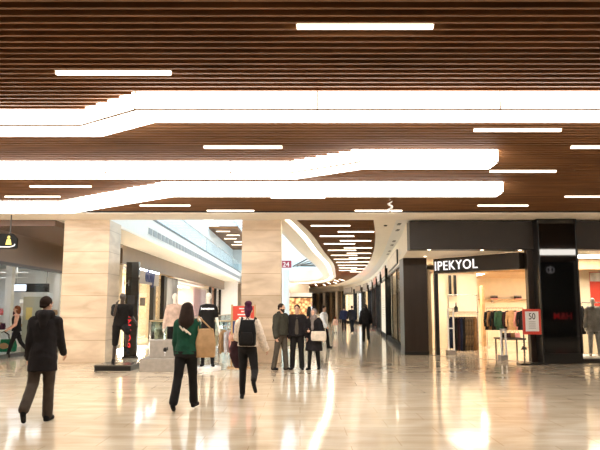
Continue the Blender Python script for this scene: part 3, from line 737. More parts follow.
# far walkers
def far(label, u, v, H, m, mt, yaw, ph=1, hairs='short', mh='c_hair_dark', female=False, bag=None, hem=.12):
    t = thing('person', label, 'person', place(u, v), yaw)
    J = figure(t, H, [(r(14*ph), 0, r(6)), (r(-16*ph), 0, r(22))], [(r(-14*ph), r(12), r(18), 0), (r(14*ph), r(12), r(20), 0)], female=female)
    body_mesh(t, J, M['skin'], vox=.012); trousers(t, J, M[mt], .02, .01); top(t, J, M[m], hem, .04, .02, .02, 'jacket'); shoes(t, J, M['c_leather']); hair(t, J, M[mh], hairs)
    return t, J
far('far figure in a black coat and black trousers walking away along the right shops', 366, 342.5, 1.76, 'c_coat_black', 'c_black', AW, 1, 'hood', 'c_coat_black')
far('distant person in dark jacket beside the red lit shop, walking away', 352, 333, 1.74, 'c_coat_black', 'c_black', AW+r(8), -1)
far('distant person in dark blue clothes, left of the pair walking deep in the corridor', 344, 331, 1.72, 'c_navycloth', 'c_black', AW, 1)
far('small distant child in pale pink clothes on the corridor floor', 335.5, 333, 1.05, 'c_pinkbeige', 'c_creamc', AW, 1, 'bob', 'c_hair_red', True)
t, J = far('person in a white shirt leaning right, behind the woman in the headscarf', 324, 348, 1.68, 'c_shirt', 'c_black', r(70), 1)

# ================================================================ MANNEQUINS AND DISPLAY ON THE LEFT
# grey stepped block
a = PZ(139, 372, 0); ex = PZ(193, 372, 0).x
t = thing('display_block', 'grey stepped concrete display block in front of the mannequins', 'plinth', (a.x, a.y, 0))
MB().box(a.x, ex, a.y, a.y+1.15, 0, .33).build('base', M['greyblock'], t, True, bevel=.01)
bx = PZ(146, 359, .33).x
MB().box(bx, ex-.02, a.y+.30, a.y+1.1, .33, .78).build('upper_block', M['greyblock'], t, True, bevel=.01)
p = PY(165, 351, a.y+.295)
e = MB(); e.ell((p.x, p.y, p.z+.03), (.05, .006, .06)); e.tube([(p.x+.03, p.y, p.z+.06), (p.x+.06, p.y, p.z+.10), (p.x+.07, p.y, p.z+.02)], .014, 6)
e.build('bird_emblem', M['black'], t, True, True)
MB().tube([(p.x-.02, p.y-.004, p.z-.03), (p.x+.02, p.y-.004, p.z-.04)], .014, 6).tube([(p.x, p.y, p.z-.06), (p.x, p.y, p.z-.13)], .006, 6).build('bird_emblem', M['whitepl'], t, True)
t = thing('bird_ornament', 'small black and white bird ornament on the left corner of the grey block', 'ornament', (bx+.03, a.y+.5, .78))
MB().ell((0, 0, .09), (.045, .05, .075)).ell((.01, -.02, .18), (.03, .03, .035)).cap((0, -.04, .18), (.0, -.09, .17), .012, .006, 6).build('body', M['black'], t, smooth=True)
MB().rings([(0, 0, 0, .05, .05), (0, 0, .02, .04, .04)]).build('base', M['whitepl'], t)
def mannequin(name, label, loc, yaw, H, mskin, pose, clothes):
    t = thing(name, label, 'mannequin', loc, yaw)
    J = figure(t, H, *pose)
    body_mesh(t, J, mskin, featureless=True, curl=.35)
    clothes(t, J); return t, J
def c1(t, J): top(t, J, M['c_pinkc'] if 0 else cloth('pale_pink_sweater', (.55, .40, .32)), .03, .025, .01, 0, 'sweater'); trousers(t, J, M['c_black']); shoes(t, J, M['c_leather'], .3)
def c2(t, J):
    top(t, J, M['c_black'], .02, .02, 0, 0, 'tee_shirt', sleeve=.36); trousers(t, J, M['c_black'], .004); shoes(t, J, M['c_leather'], .35)
zm = .10
pz = PZ(206, 371, 0)
t, J = mannequin('mannequin', 'white mannequin in a black tee shirt with white lettering', (pz.x, pz.y+.25, zm), r(6), 1.88, M['white_skin'],
                 ([(r(3), r(3), r(2)), (r(-3), r(3), r(2))], [(r(2), r(12), r(6), 0), (r(0), r(12), r(6), 0)], 0, 0, 0, 0, True), c2)
ct = wp(t, J['chest'])
mesh_t = text('chest_lettering', 'benetton', .085, M['sign_white'], Vector((ct.x-.0, ct.y-.178, ct.z+.045)), facerot(1, .10), t, .004, 'CENTER', 1.0, .002)
tag(MB().rings([(pz.x, pz.y+.25, 0, .36, .36), (pz.x, pz.y+.25, .09, .36, .36), (pz.x, pz.y+.25, .10, .34, .34)], 28).build('display_stand', M['whitepl']), 'round white base under the mannequin in the black tee shirt', 'base')
pz2 = PZ(175, 371, 0)
t, J = mannequin('mannequin', 'white mannequin in a pale pink sweater behind the grey block', (pz2.x-.24, pz.y+1.0, zm), r(14), 1.88, M['white_skin'],
                 ([(r(2), r(3), r(2)), (r(-3), r(3), r(2))], [(r(2), r(14), r(12), 0), (r(0), r(12), r(16), 0)], 0, 0, 0, 0, True), c1)
tag(MB().rings([(pz2.x-.24, pz.y+1.0, 0, .34, .34), (pz2.x-.24, pz.y+1.0, .10, .34, .34)], 28).build('display_stand', M['whitepl']), 'round white base under the mannequin in the pink sweater', 'base')
# running dark mannequin on plinth
a = PZ(94, 371, 0); c = PZ(130.5, 371, 0)
t = thing('plinth', 'low black plinth carrying the dark running mannequin', 'plinth', (a.x, a.y, 0))
MB().box(a.x, c.x, a.y, a.y+.95, 0, .12).build('base', M['black'], t, True, bevel=.006)
MB().box(a.x-.01, c.x+.01, a.y-.01, a.y+.96, .12, .15).build('top', mat('plinth_top', (.10, .085, .07), .25), t, True, bevel=.004)
def c3(t, J):
    top(t, J, M['c_black'], .02, .03, 0, 0, 'tee_shirt', sleeve=.4, armfat=.01); trousers(t, J, M['c_black'], .02, 0, 'shorts', .05); shoes(t, J, M['c_leather'])
pm = PZ(113, 365, .15)
t, J = mannequin('running_mannequin', 'dark mannequin in black sportswear posed running on a low plinth', (pm.x+.04, a.y+.45, .15), r(26), 1.86, M['dark_skin'],
                 ([(r(72), r(2), r(96)), (r(-8), r(2), r(4))], [(r(-40), r(16), r(95), 0), (r(50), r(8), r(108), r(15))], r(17), 0, r(14), 0, False, 1.1), c3)
# black totem with red vertical lettering
TY = 21.4
a = PY(123, 358, TY); c = PY(136, 358, TY); tp = PY(130, 262, TY).z
t = thing('totem_sign', 'tall black totem with red vertical lettering behind the running mannequin', 'sign', (a.x, TY, 0))
MB().box(a.x, c.x, TY, TY+.16, 0, tp).build('panel', M['mirror'], t, True, bevel=.006)
MB().box(a.x-.04, c.x+.04, TY-.03, TY+.2, 0, .05).build('base', M['black'], t, True)
Rv = Matrix((Vector((0, 0, 1)), Vector((-1, 0, 0)), Vector((0, -1, 0)))).transposed()
p = PY(130.8, 348, TY)
text('lettering', 'BOYNER', .25, M['redglow'], Vector((p.x-.02, TY-.012, p.z)), Rv, t, .008, sx=1.2, bold=.004)
text('lettering', 'H', .3, mat('dim_letters', (.12, .12, .12), .3), Vector((p.x-.32, TY-.012, 2.35)), facerot(1, 0), t, .004)
MB().box(a.x+.08, c.x-.1, TY-.01, TY, 1.75, 2.05).build('screen', mat('dark_screen', (.05, .05, .055), .1), t, True)

# red sign stand
a = PZ(231, 368, 0); Y = a.y
t = thing('sign_stand', 'wooden framed stand with a red sign over a blue panel by the middle column', 'sign', (a.x, Y, 0))
z0 = PY(240, 320, Y).z; z1 = PY(240, 306, Y).z; xr = PY(254, 320, Y).x
MB().box(a.x-.02, a.x+.03, Y, Y+.05, .0, z1+.04).build('post', M['wood'], t, True)
MB().box(xr-.0, xr+.05, Y, Y+.05, .0, z1+.04).build('post', M['wood'], t, True)
MB().box(a.x+.03, xr, Y+.01, Y+.04, z0, z1).build('red_panel', M['red'], t, True)
MB().box(a.x+.03, xr, Y+.01, Y+.04, z0-.36, z0-.03).build('blue_panel', M['navy'], t, True)
MB().box(a.x-.1, xr+.1, Y-.14, Y+.2, 0, .035).build('base', M['wood'], t, True)
MB().box(a.x, xr, Y+.005, Y+.045, z0-.03, z0).build('rail', M['wood'], t, True)
b = MB()
for k, (w0, w1) in enumerate(((.2, .5), (.26, .5), (.16, .44), (.2, .38))): b.box(a.x+w0, a.x+w1, Y-.002, Y+.008, z1-.085-.082*k, z1-.055-.082*k)
b.build('text_lines', M['whitepl'], t, True)

# small display shelf with garments left of the middle column
gp = [('orange_brown', M['c_tan']), ('white', M['c_shirt']), ('red', M['c_pinkc'])]
for k, (n, m) in enumerate(gp):
    p = PZ(216+5.5*k, 371, 0)
    garment('jacket', 'small %s garment hanging low between the tee shirt mannequin and the red sign stand' % n.replace('_', ' '), m, (p.x, 18.6, 1.0), r(60), 'jacket', .34, .62, k, 'garments on the low rail')
pa, pb = PZ(212, 371, 0).x-.05, PZ(232, 371, 0).x-.05
t = thing('clothes_rail', 'low steel clothes rail between the tee shirt mannequin and the red sign stand', 'clothes rail', ((pa+pb)/2, 18.6, 0))
MB().tube([(pa, 18.6, 1.11), (pb, 18.6, 1.11)], .012, 8).build('bar', M['steel'], t, True)
for x in (pa, pb): MB().tube([(x, 18.6, 0), (x, 18.6, 1.11)], .014, 8).build('post', M['steel'], t, True); MB().box(x-.02, x+.02, 18.4, 18.8, 0, .03).build('foot', M['steel'], t, True)

# ================================================================ RIGHT: CLOTHES SHOP
BY = 19.45
px0_ = PY(405, 355, 22.8).x
xm0 = PY(410, 250, BY).x; xm1 = PY(538, 250, BY).x
struct(MB().box(xm0, 16, BY+.02, BY+.5, 3.40, CZ-.03).build('wall_bulkhead', M['bronze']))
struct(MB().prism([(xm0, BY+.5), (px0_, 22.8), (4.75, 31.9), (16, 31.9), (16, BY+.5)], 3.40, CZ).build('ceiling', M['cream']))
PYY = 22.8
px0, px1 = PY(405, 355, PYY).x, PY(429, 355, PYY).x
tag(MB().box(px0, px1, PYY, PYY+.9, 0, 3.40).build('shop_pillar', M['pillar'], bevel=.01), 'wide dark brown pillar at the corner of the clothes shop, left of its entrance', 'pillar')
struct(MB().box(px0-.01, px1+.01, PYY-.01, PYY+.91, 0, .12).build('baseboard_right', M['black']))
# left reveal of the shop beside the pillar
tag(MB().box(px1+.02, px1+.13, PYY+.0, PYY+.18, 0, 3.0).build('brass_strip', M['brass']), 'slim bronze strip between the wide dark pillar and the shop doorway', 'trim strip')
sa = PY(433.5, 266, 22.55); sb = PY(519, 260, 19.75)
tag(MB().box(sa.x+.03, sa.x+.16, 22.6, 22.78, 0, 2.83).build('door_jamb', M['black']), 'slim black jamb under the left end of the shop sign board', 'door jamb')
# sign board
t = thing('shop_sign', 'dark slanted sign board with white letters over the clothes shop entrance', 'sign', (sa.x, sa.y, 2.83))
d = Vector((sb.x-sa.x, sb.y-sa.y)).normalized(); nn = Vector((d.y, -d.x))       # nn towards camera side
if nn.y > 0: nn = -nn
MB().prism([(sa.x, sa.y), (sb.x, sb.y), (sb.x-nn.x*.3, sb.y-nn.y*.3), (sa.x-nn.x*.3, sa.y-nn.y*.3)], 2.83, 3.34).build('board', M['bronze'], t, True)
q = Vector((sa.x, sa.y))+d*.06+nn*.03
lt = text('lettering', 'IPEKYOL', .45, M['sign_white'], Vector((q.x, q.y, 2.93)), facerot(d.x, d.y), t, .012, sx=1.0, bold=.001)
xs = [v.co.x for v in lt.data.vertices]; ww = (max(xs)-min(xs))/d.x; x_0 = min(xs)
tgt = (PY(477.5, 262, q.y-1.0).x-PY(434.5, 262, q.y).x)/d.x; print('LETTER', ww, tgt)
# right pillar of the entrance, with brown metal faces
rx0, rx1 = PY(528, 300, 19.7).x, PY(546, 300, 19.6).x
t = thing('shop_pillar', 'dark brown brushed pillar right of the clothes shop entrance, behind the discount sign', 'pillar', (rx0, 19.6, 0))
MB().box(rx0, rx0+.26, 19.62, 19.86, 0, 3.40).build('inner_face', M['pillar'], t, True, bevel=.01)
MB().box(rx0+.27, rx1+.05, 19.5, 19.9, 0, 3.40).build('outer_face', M['pillar'], t, True, bevel=.02)
# black mirror panel
mx0, mx1 = PY(546, 362, 19.15).x-.05, PY(583, 362, 19.15).x-.02
t = thing('glass_panel_pillar', 'tall black glossy glass pillar right of the discount sign', 'pillar', (mx0, 19.15, 0))
MB().box(mx0, mx1, 19.15, 20.2, .30, CZ-.01).build('glass_face', M['mirror'], t, True)
MB().box(mx0-.02, mx1+.02, 19.12, 20.2, 0, .30).build('base', M['black'], t, True, bevel=.006)
for x in (mx0-.03, mx1): MB().box(x, x+.035, 19.11, 20.2, .3, CZ-.01).build('edge_frame', M['black'], t, True)
# bright edge light in the doorway right of the mirror pillar
# right window
wx0 = mx1+.05
o = struct(MB().box(wx0, 14, 19.5, 19.52, .12, 3.40).build('window_2', M['glass']))
struct(MB().box(wx0, 14, 19.42, 19.6, 0, .12).build('baseboard_right', M['black']))
struct(MB().box(14, 16, 19.5, 19.7, 0, 3.4).build('wall_shop_front', M['bronze']))
# shop interior shell
struct(MB().box(px1, 15.9, 31.7, 31.9, 0, 3.40).build('wall_shop_back', M['beige']))
struct(MB().box(15.7, 15.9, 19.7, 31.7, 0, 3.4).build('wall_shop_right', M['beige']))
struct(MB().box(5.9, 15.7, 22.8, 23.0, 3.0, 3.4).build('ceiling', M['wood']))
struct(MB().box(px1+.1, 15.7, 26.5, 31.7, 3.1, 3.2).build('ceiling', M['wood']))
# glowing ceiling panels added to brighten the shop interior
for k, (x, y, w, lab) in enumerate(((6.3, 24.8, 1.6, 'first from the door'), (6.8, 28.0, 2.2, 'over the jacket rack'), (12.6, 29.0, 2.4, 'deep on the right'), (10.0, 21.8, 2.4, 'behind the right window'), (12.8, 25.0, 2.0, 'farthest right'))):
    t = thing('ceiling_light', 'added warm fill light panel inside the clothes shop, '+lab, 'ceiling light', (x, y, 3.06), 0, 'clothes shop fill panels')
    z = 3.36 if y < 26.4 else 3.07
    MB().box(x-w/2, x+w/2, y-.6, y+.6, z, z+.02).build('diffuser', M['store'], t, True)
    MB().box(x-w/2-.03, x+w/2+.03, y-.63, y+.63, z+.01, z+.035).build('frame', M['whitepl'], t, True)
# downlights in the cream soffit
for k, (u, v) in enumerate(((429, 249.6), (482, 249.8), (425, 256.2), (424, 262), (520, 250))):
    if k == 3: continue
    p = PZ(u, v, 3.4)
    t = thing('downlight', 'small round downlight in the cream soffit %s' % ('above the left end of the shop sign', 'above the middle of the shop sign', 'over the wide dark pillar', '', 'above the right end of the shop sign')[k], 'ceiling light', (p.x, p.y, 3.4), 0, 'soffit downlights')
    MB().rings([(0, 0, -.012, .05, .05), (0, 0, -.002, .05, .05)]).build('lens', M['down'], t)
    MB().rings([(0, 0, -.008, .075, .075), (0, 0, 0, .08, .08)]).build('rim', M['whitepl'], t)
def spot(loc, en, rad, col=(1, .85, .65), ang=110):
    l = bpy.data.lights.new('spot', 'SPOT'); l.energy = en; l.spot_size = R(ang); l.spot_blend = .6; l.shadow_soft_size = rad; l.color = col
    o = bpy.data.objects.new('spot', l); C.objects.link(o); o.location = loc; return o
# entrance threshold
struct(MB().prism([(px1, PYY), (rx0, 19.65), (rx0, 19.71), (px1, PYY+.06)], 0, .012).build('trim_6', M['steel']))
# security gates
def gate(label, u0, u1, vb, ztop, y_off=0):
    a = PZ(u0, vb, 0); c = PZ(u1, vb, 0); w = c.x-a.x
    t = thing('security_gate', label, 'security gate', (a.x, a.y, 0), 0, 'security gates')
    MB().box(a.x, a.x+w, a.y, a.y+.35, 0, .16).build('foot', M['greyblock'], t, True, bevel=.01)
    for x in (a.x+.02, a.x+w-.07): MB().box(x, x+.05, a.y+.02, a.y+.07, .16, ztop).build('post', M['whitepl'], t, True, bevel=.008)
    MB().box(a.x+.02, a.x+w-.02, a.y+.02, a.y+.07, ztop-.04, ztop).build('top_bar', M['whitepl'], t, True)
    MB().box(a.x+.07, a.x+w-.07, a.y+.035, a.y+.045, .16, ztop-.04).build('clear_panel', M['glass'], t, True)
    MB().box(a.x+.02, a.x+w-.02, a.y+.02, a.y+.07, .9, .94).build('cross_bar', M['whitepl'], t, True)
gate('tall white security gate at the left side of the clothes shop entrance', 448, 456, 355, 1.62)
gate('low white security gate at the right side of the clothes shop entrance', 501, 508.5, 360.5, .98)
# discount sign stand
a = PZ(521, 364.5, 0); Y = a.y
t = thing('discount_sign_stand', 'red framed discount sign on a thin black floor stand by the shop entrance', 'sign stand', (a.x, Y, 0))
c0 = PY(523.5, 334.5, Y); c1_ = PY(540.5, 309, Y)
MB().box(c0.x, c1_.x, Y, Y+.025, c0.z, c1_.z).build('red_frame', M['red'], t, True, bevel=.004)
MB().box(c0.x+.07, c1_.x-.07, Y-.006, Y, c0.z+.09, c1_.z-.07).build('paper', M['whitepl'], t, True)
mxx = (c0.x+c1_.x)/2
text('lettering', '50', .26, M['black'], Vector((mxx, Y-.012, c1_.z-.30)), facerot(1, 0), t, .003, 'CENTER', .8)
b = MB()
for k in range(4): b.box(mxx-.10, mxx+.10, Y-.011, Y-.006, c1_.z-.38-.06*k, c1_.z-.365-.06*k)
b.build('text_lines', M['greyblock'], t, True)
MB().tube([(a.x+.12, Y+.04, .03), (a.x+.12, Y+.04, c1_.z-.1)], .015, 8).build('pole', M['black'], t, True)
MB().box(a.x-.05, a.x+.75, Y-.12, Y+.25, 0, .03).build('base', M['black'], t, True, bevel=.006)
MB().loft([ell_ring(Vector((a.x+.12, Y+.04, .42)), .10, .05, 0), ell_ring(Vector((a.x+.12, Y+.04, .52)), .03, .02, 0)]).build('leaflet_holder', M['black'], t, True)

# left clothes rack (tall steel frame) inside the shop
RY = 25.2
def uX(u, y, z=1.2): return PY(u, 330, y).x
t = thing('clothes_rack', 'tall steel framed clothes rack with long dresses just inside the shop, left side', 'clothes rack', (uX(452, RY), RY, 0))
x0, x1 = uX(449, RY), uX(478, RY)
z1 = PY(460, 314, RY).z; z2 = PY(460, 295, RY).z
for x in (x0, x1): MB().tube([(x, RY, 0), (x, RY, z2)], .02, 8).build('post', M['steel'], t, True)
MB().tube([(x0, RY, z1), (x1, RY, z1)], .018, 8).build('rail', M['steel'], t, True)
MB().tube([(x0, RY, z2), (x1, RY, z2)], .018, 8).build('top_rail', M['steel'], t, True)
MB().box(x0, x1, RY-.2, RY+.2, z1+.06, z1+.09).build('shelf', M['steel'], t, True)
cols = ['navycloth', 'navycloth', 'black', 'darkplum', 'navycloth', 'black', 'pattern', 'pattern', 'pattern', 'brownc']
words_ = ['first, dark navy', 'second, dark navy', 'third, black', 'fourth, dark plum', 'fifth, navy', 'sixth, black', 'seventh, leopard patterned', 'eighth, leopard patterned', 'ninth, leopard patterned', 'tenth, brown']
for k in range(10):
    x = x0+.10+(x1-x0-.2)*k/9
    garment('long_dress', 'long dress on the tall steel rack, %s from the left' % words_[k], M['c_'+cols[k]], (x, RY, z1-.11), R(55), 'dress', .36, 1.28 if k > 1 else 1.2, k, 'long dresses on the left rack')
t = thing('glass_vase', 'small dark bottle standing on the top shelf of the dress rack', 'bottle', (x0+.3, RY, z1+.09))
MB().rings([(0, 0, 0, .07, .07), (0, 0, .16, .08, .08), (0, 0, .22, .03, .03), (0, 0, .32, .025, .025)]).build('body', M['black'], t, smooth=True)
MB().rings([(0, 0, .32, .03, .03), (0, 0, .36, .03, .03)]).build('stopper', M['steel'], t)
# wall cabinet with dark slim bottles left
for k, u in enumerate((450, 455)):
    a = PY(u, 296, 26.5)
    tag(MB().box(a.x-.05, a.x+.05, 26.4, 26.5, a.z, a.z+.85).build('wall_spotlight_bar', M['black']), 'slim black vertical bar above the dress rack, %s' % ('left one' if k == 0 else 'right one'), 'light fitting')
struct(MB().box(px1+.15, uX(478, 26.8), 26.7, 26.9, 0, 3.1).build('wall_shop_niche', M['beige']))
tag(MB().box(uX(483, 28), uX(486, 28), 28, 28.3, 0, 2.6).build('wood_post', M['wood'], bevel=.01), 'light wood post between the dresses and the jacket rack', 'post')
# central jacket rack
RY = 27.2
x0, x1 = uX(487, RY), uX(524, RY); z1 = PY(500, 308, RY).z
t = thing('clothes_rack', 'low steel rack of short jackets in the middle of the shop entrance view', 'clothes rack', (x0, RY, 0))
MB().tube([(x0, RY, z1), (x1, RY, z1)], .018, 8).build('rail', M['steel'], t, True)
for x in (x0, x1): MB().tube([(x, RY, 0), (x, RY, z1)], .018, 8).build('post', M['steel'], t, True); MB().box(x-.03, x+.03, RY-.25, RY+.25, 0, .04).build('foot', M['steel'], t, True)
cols = [('black', 'black'), ('brown', 'brownc'), ('black', 'black'), ('dark green', 'darkgreen'), ('cream', 'creamc'), ('cream', 'creamc'), ('plum', 'darkplum'), ('tan', 'tan'), ('brown', 'brownc'), ('black', 'black'), ('pink', 'pinkc'), ('black', 'coat_black')]
for k, (cn, cm) in enumerate(cols):
    x = x0+.12+(x1-x0-.24)*k/11
    garment('jacket', '%s jacket on the middle shop rack, %s from the left' % (cn, 'first second third fourth fifth sixth seventh eighth ninth tenth eleventh twelfth'.split()[k]), M['c_'+cm], (x, RY-.09*(k % 4), z1-.11), R(24-7*(k % 3)), 'jacket', .46, .80, k+20, 'jackets on the middle rack')
# hats and bags on wall shelf behind
SY = 31.4
t = thing('wall_shelf', 'long thin shelf on the bright back wall of the clothes shop', 'shelf', (7, SY, 1.9))
z_ = PY(500, 300, SY).z
MB().box(6.8, 12.5, SY-.02, SY+.3, z_, z_+.04).build('board', M['wood'], t, True)
for x in (7.2, 9.4, 11.8): MB().box(x-.02, x+.02, SY+.0, SY+.3, z_-.15, z_).build('bracket', M['steel'], t, True)
for k, u in enumerate((496, 520)):
    x = uX(u, SY)
    t = thing('folded_clothes', 'small folded pile on the back wall shelf, %s' % ('above the cream jackets' if k == 0 else 'above the right end of the jacket rack'), 'clothes', (x, SY+.12, z_+.04))
    for q in range(3): MB().box(-.16, .16, -.12, .12, .06*q, .055+.06*q).build('folded_top', [M['c_pinkc'], M['c_black'], M['c_greyc']][q], t, bevel=.02)
# low display table
t = thing('display_table', 'low dark display table behind the right security gate', 'table', (uX(500, 24), 24, 0))
a, c = uX(498, 24), uX(522, 24)
MB().box(a, c, 23.6, 24.6, .48, .54).build('table_top', M['pillar'], t, True, bevel=.008)
for x in (a+.05, c-.05):
    for y in (23.7, 24.5): MB().box(x-.025, x+.025, y-.025, y+.025, 0, .48).build('leg', M['black'], t, True)
for k in range(4):
    x = a+.2+k*(c-a-.4)/3
    t = thing('handbag', 'small dark handbag on the low display table, %s from the left' % ('first', 'second', 'third', 'last')[k], 'bag', (x, 24.0, .54), 0, 'handbags on the display table')
    bagbox(MB(), .24, .11, .18).build('body', M[('c_black', 'c_darkplum', 'c_brownc', 'c_pinkc')[k]], t, smooth=True)
    MB().tube([(-.07, 0, .16), (-.05, 0, .25), (.05, 0, .25), (.07, 0, .16)], .008, 6).build('handle', M['c_leather'], t, smooth=True)

# right window display: grey coat mannequin without head, garments, red poster
WY = 20.6
t, J = mannequin('mannequin', 'mannequin in a grey checked coat and grey trousers in the right shop window', (PY(594, 330, WY).x, WY, .12), R(-10), 1.78, M['white_skin'],
                 ([(R(3), R(3), R(2)), (R(-3), R(3), R(2))], [(R(4), R(12), R(14), 0), (R(0), R(12), R(10), 0)], 0, 0, 0, 0, True),
                 lambda t, J: (top(t, J, M['c_greyc'], .22, .03, .02, .03, 'coat'), trousers(t, J, M['c_greyc'], .014), shoes(t, J, M['c_offwhite'])))
for k, (cn, cm) in enumerate((('black', 'black'), ('grey', 'greyc'), ('black', 'coat_black'), ('dark green', 'darkgreen'), ('grey', 'greyc'), ('beige', 'creamc'), ('black', 'black'), ('tan', 'tan'))):
    garment('jacket', '%s coat on the rail inside the right window, %s from the left' % (cn, 'first second third fourth fifth sixth seventh eighth'.split()[k]), M['c_'+cm], (PY(583, 330, 22).x+.22*k, 22, 1.70), R(60), 'jacket', .42, .95, 40+k, 'coats behind the right window')
a, c = PY(582, 330, 22).x, PY(582, 330, 22).x+2.0
t = thing('clothes_rack', 'clothes rail with coats inside the right shop window', 'clothes rack', (a, 22, 0))
MB().tube([(a, 22, 1.81), (c, 22, 1.81)], .018, 8).build('rail', M['steel'], t, True)
for x in (a, c): MB().tube([(x, 22, 0), (x, 22, 1.81)], .018, 8).build('post', M['steel'], t, True); MB().box(x-.03, x+.03, 21.75, 22.25, 0, .04).build('foot', M['steel'], t, True)
struct(MB().box(10.1, 15.7, 23.9, 24.1, 0, 3.4).build('wall_shop_middle', M['beige']))
a = PY(591.5, 306, 23.85); c = PY(601, 272, 23.85)
t = thing('wall_poster', 'red poster with a pale top on the wall behind the right window', 'poster', (a.x, 23.85, a.z))
MB().box(a.x, c.x+.5, 23.85, 23.89, a.z, c.z).build('red_panel', M['red'], t, True)
MB().box(a.x, c.x+.5, 23.835, 23.85, c.z-.35, c.z-.02).build('picture', M['poster'], t, True)
tag(MB().box(wx0+.05, 13.5, 19.9, 21.4, 0, .12).build('display_platform', M['whitepl'], bevel=.01), 'low white platform inside the right shop window', 'platform')

# ================================================================ CORRIDOR SHOPS, right side (bays between dark pillars)
st_ = [s_at(W_, y) for y in (23.75, 34.3, 40.5, 46.5, 52.5, 59.0)]+[4.85+.0, 5.3, 5.75]
st_ = [s_at(W_, y) for y in (23.75, 34.3, 40.5, 46.5, 52.5, 58.5, 64.5, 71.0, 77.5)]
words9 = 'first second third fourth fifth sixth seventh eighth ninth'.split()
def frame_at(p, q):
    d = (q-p); L = d.length; d.normalize(); return math.atan2(d.y, d.x), L
lit = {}
def shoplight(t, x0, x1, y0, y1, z, cool=False):
    MB().box(x0, x1, y0, y1, z, z+.02).build('ceiling_lamp', M['coolstore' if cool else 'store'], t)
BAYC = [('beige', None), ('cream', None), ('white', 'cool'), ('red', None), ('white', 'cool'), ('beige', None), ('cream', 'cool'), ('beige', None)]
for i in range(8):
    p, q = W(st_[i]), W(st_[i+1]); rz, L = frame_at(p, q); wn = words9[i]
    # shell of the shop (setting), local x along the front, local -y into the shop
    tr = Matrix.Translation((p.x, p.y, 0)) @ Matrix.Rotation(rz, 4, 'Z')
    def sbox(name, m, *bx):
        o = MB().box(*bx).build(name, m); o.matrix_world = tr; return struct(o)
    backm = M['beige'] if BAYC[i][0] == 'beige' else (M['red'] if BAYC[i][0] == 'red' else M['white'])
    D = 2.6 if i else .78
    sbox('wall_shop_back', backm, 0, L, -D, -D+.08, 0, 3.7)
    sbox('wall_shop_side', M['beige'], L-.06, L, -D+.1, -.05, 0, 3.7)
    sbox('ceiling', M['white'], 0, L, -D, 0, 3.66, 3.76)
    sbox('baseboard_shop', M['matte_black'], .0, L, -.10, .07, 0, .24)
    sbox('wall_fascia', M['white'] if i else M['cream'], 0, L, -.12, 0, 3.32, CZ)
    sbox('window_%d' % (i+3), M['glass'], .12, L, -.05, -.03, .16, 3.32)
    # pillar
    t = thing('shop_pillar', 'tall black pillar between corridor shopfronts on the right, %s from the near corner' % wn, 'pillar', (q.x, q.y, 0), rz, 'corridor shop pillars')
    MB().box(-.24, .24, -.25, .13, 0, 3.75).build('shaft', M['matte_black'], t, bevel=.01)
    MB().box(-.26, .26, -.25, .15, 0, .14).build('base', M['bronze'], t)
    # lamp panel inside
    t = thing('ceiling_light', 'bright ceiling light inside the %s corridor shop on the right' % wn, 'ceiling light', (p.x, p.y, 0), rz, 'corridor shop lights')
    MB().box(.5, L-.5, -D*.77, -D*.25, 3.60, 3.63).build('diffuser', M['coolstore' if BAYC[i][1] else 'store'], t)
    MB().box(.45, L-.45, -D*.79, -D*.23, 3.63, 3.66).build('frame', M['whitepl'], t)
    # window mullions
    t = thing('window_frame', 'dark window frame of the %s corridor shop on the right' % wn, 'window frame', (p.x, p.y, 0), rz, 'corridor window frames')
    n = max(2, int(L/3.4))
    for k in range(1, n): MB().box(L*k/n-.03, L*k/n+.03, -.05, .0, .16, 3.32).build('mullion', M['black'], t)
    MB().box(0, L, -.08, .02, 3.25, 3.34).build('top_rail', M['black'], t)
    # posters and stands inside
    if i == 0:
        for k in range(3):
            t = thing('window_poster', 'tall framed poster in the near corridor window, %s from the pillar' % ('first', 'second', 'third')[k], 'poster', (p.x, p.y, 0), rz, 'window posters')
            x = 2.6+2.9*k
            MB().box(x, x+1.3, -.34, -.30, .5, 3.0).build('picture', M['poster'] if k != 1 else mat('dark_poster', (.10, .06, .05), .4, var=.9, scale=3), t)
            MB().box(x-.06, x+1.36, -.37, -.34, .44, 3.06).build('frame', M['black'], t)
        for k in range(5):
            pp = tr @ Vector((1.2+1.9*k, -.52, 1.75))
            garment('dress', 'dress hung in the near corridor window, %s from the pillar' % words9[k], M['c_'+('brownc', 'black', 'creamc', 'darkplum', 'tan')[k]], pp, rz, 'dress', .42, 1.1, 60+k, 'dresses in the near corridor window')
    else:
        cl = [(.62, .46, .40), (.5, .6, .85), (.62, .03, .02), (.55, .68, .9), (.6, .4, .2), (.5, .55, .6), (.6, .45, .3)][i-1]
        m_ = mat('shop_graphic', cl, .4, var=.5, scale=1.6)
        t = thing('lit_poster', 'large backlit picture in the %s corridor shop on the right' % wn, 'poster', (p.x, p.y, 0), rz)
        me_ = mat('lit_graphic', cl, .4, var=.4, scale=1.6, emis=cl, estr=2.2)
        MB().box(.4, L*.62, -.20, -.15, .3, 3.2).build('picture', me_, t); MB().box(.35, L*.62+.05, -.24, -.20, .25, 3.25).build('frame', M['black'], t)
        for k in range(3):
            pp = tr @ Vector((L*.6+.55*k, -1.2, 1.7))
            garment('jacket', 'garment in the %s corridor shop window, %s of three' % (wn, ('left', 'middle', 'right')[k]), M['c_'+('black', 'pinkc', 'greyc')[k]], pp, rz, 'jacket', .42, .9, 70+k, 'garments in corridor windows')
    # fascia sign
    t = thing('shop_sign', 'small lit sign box above the %s corridor shop on the right' % wn, 'sign', (p.x, p.y, 0), rz, 'corridor shop signs')
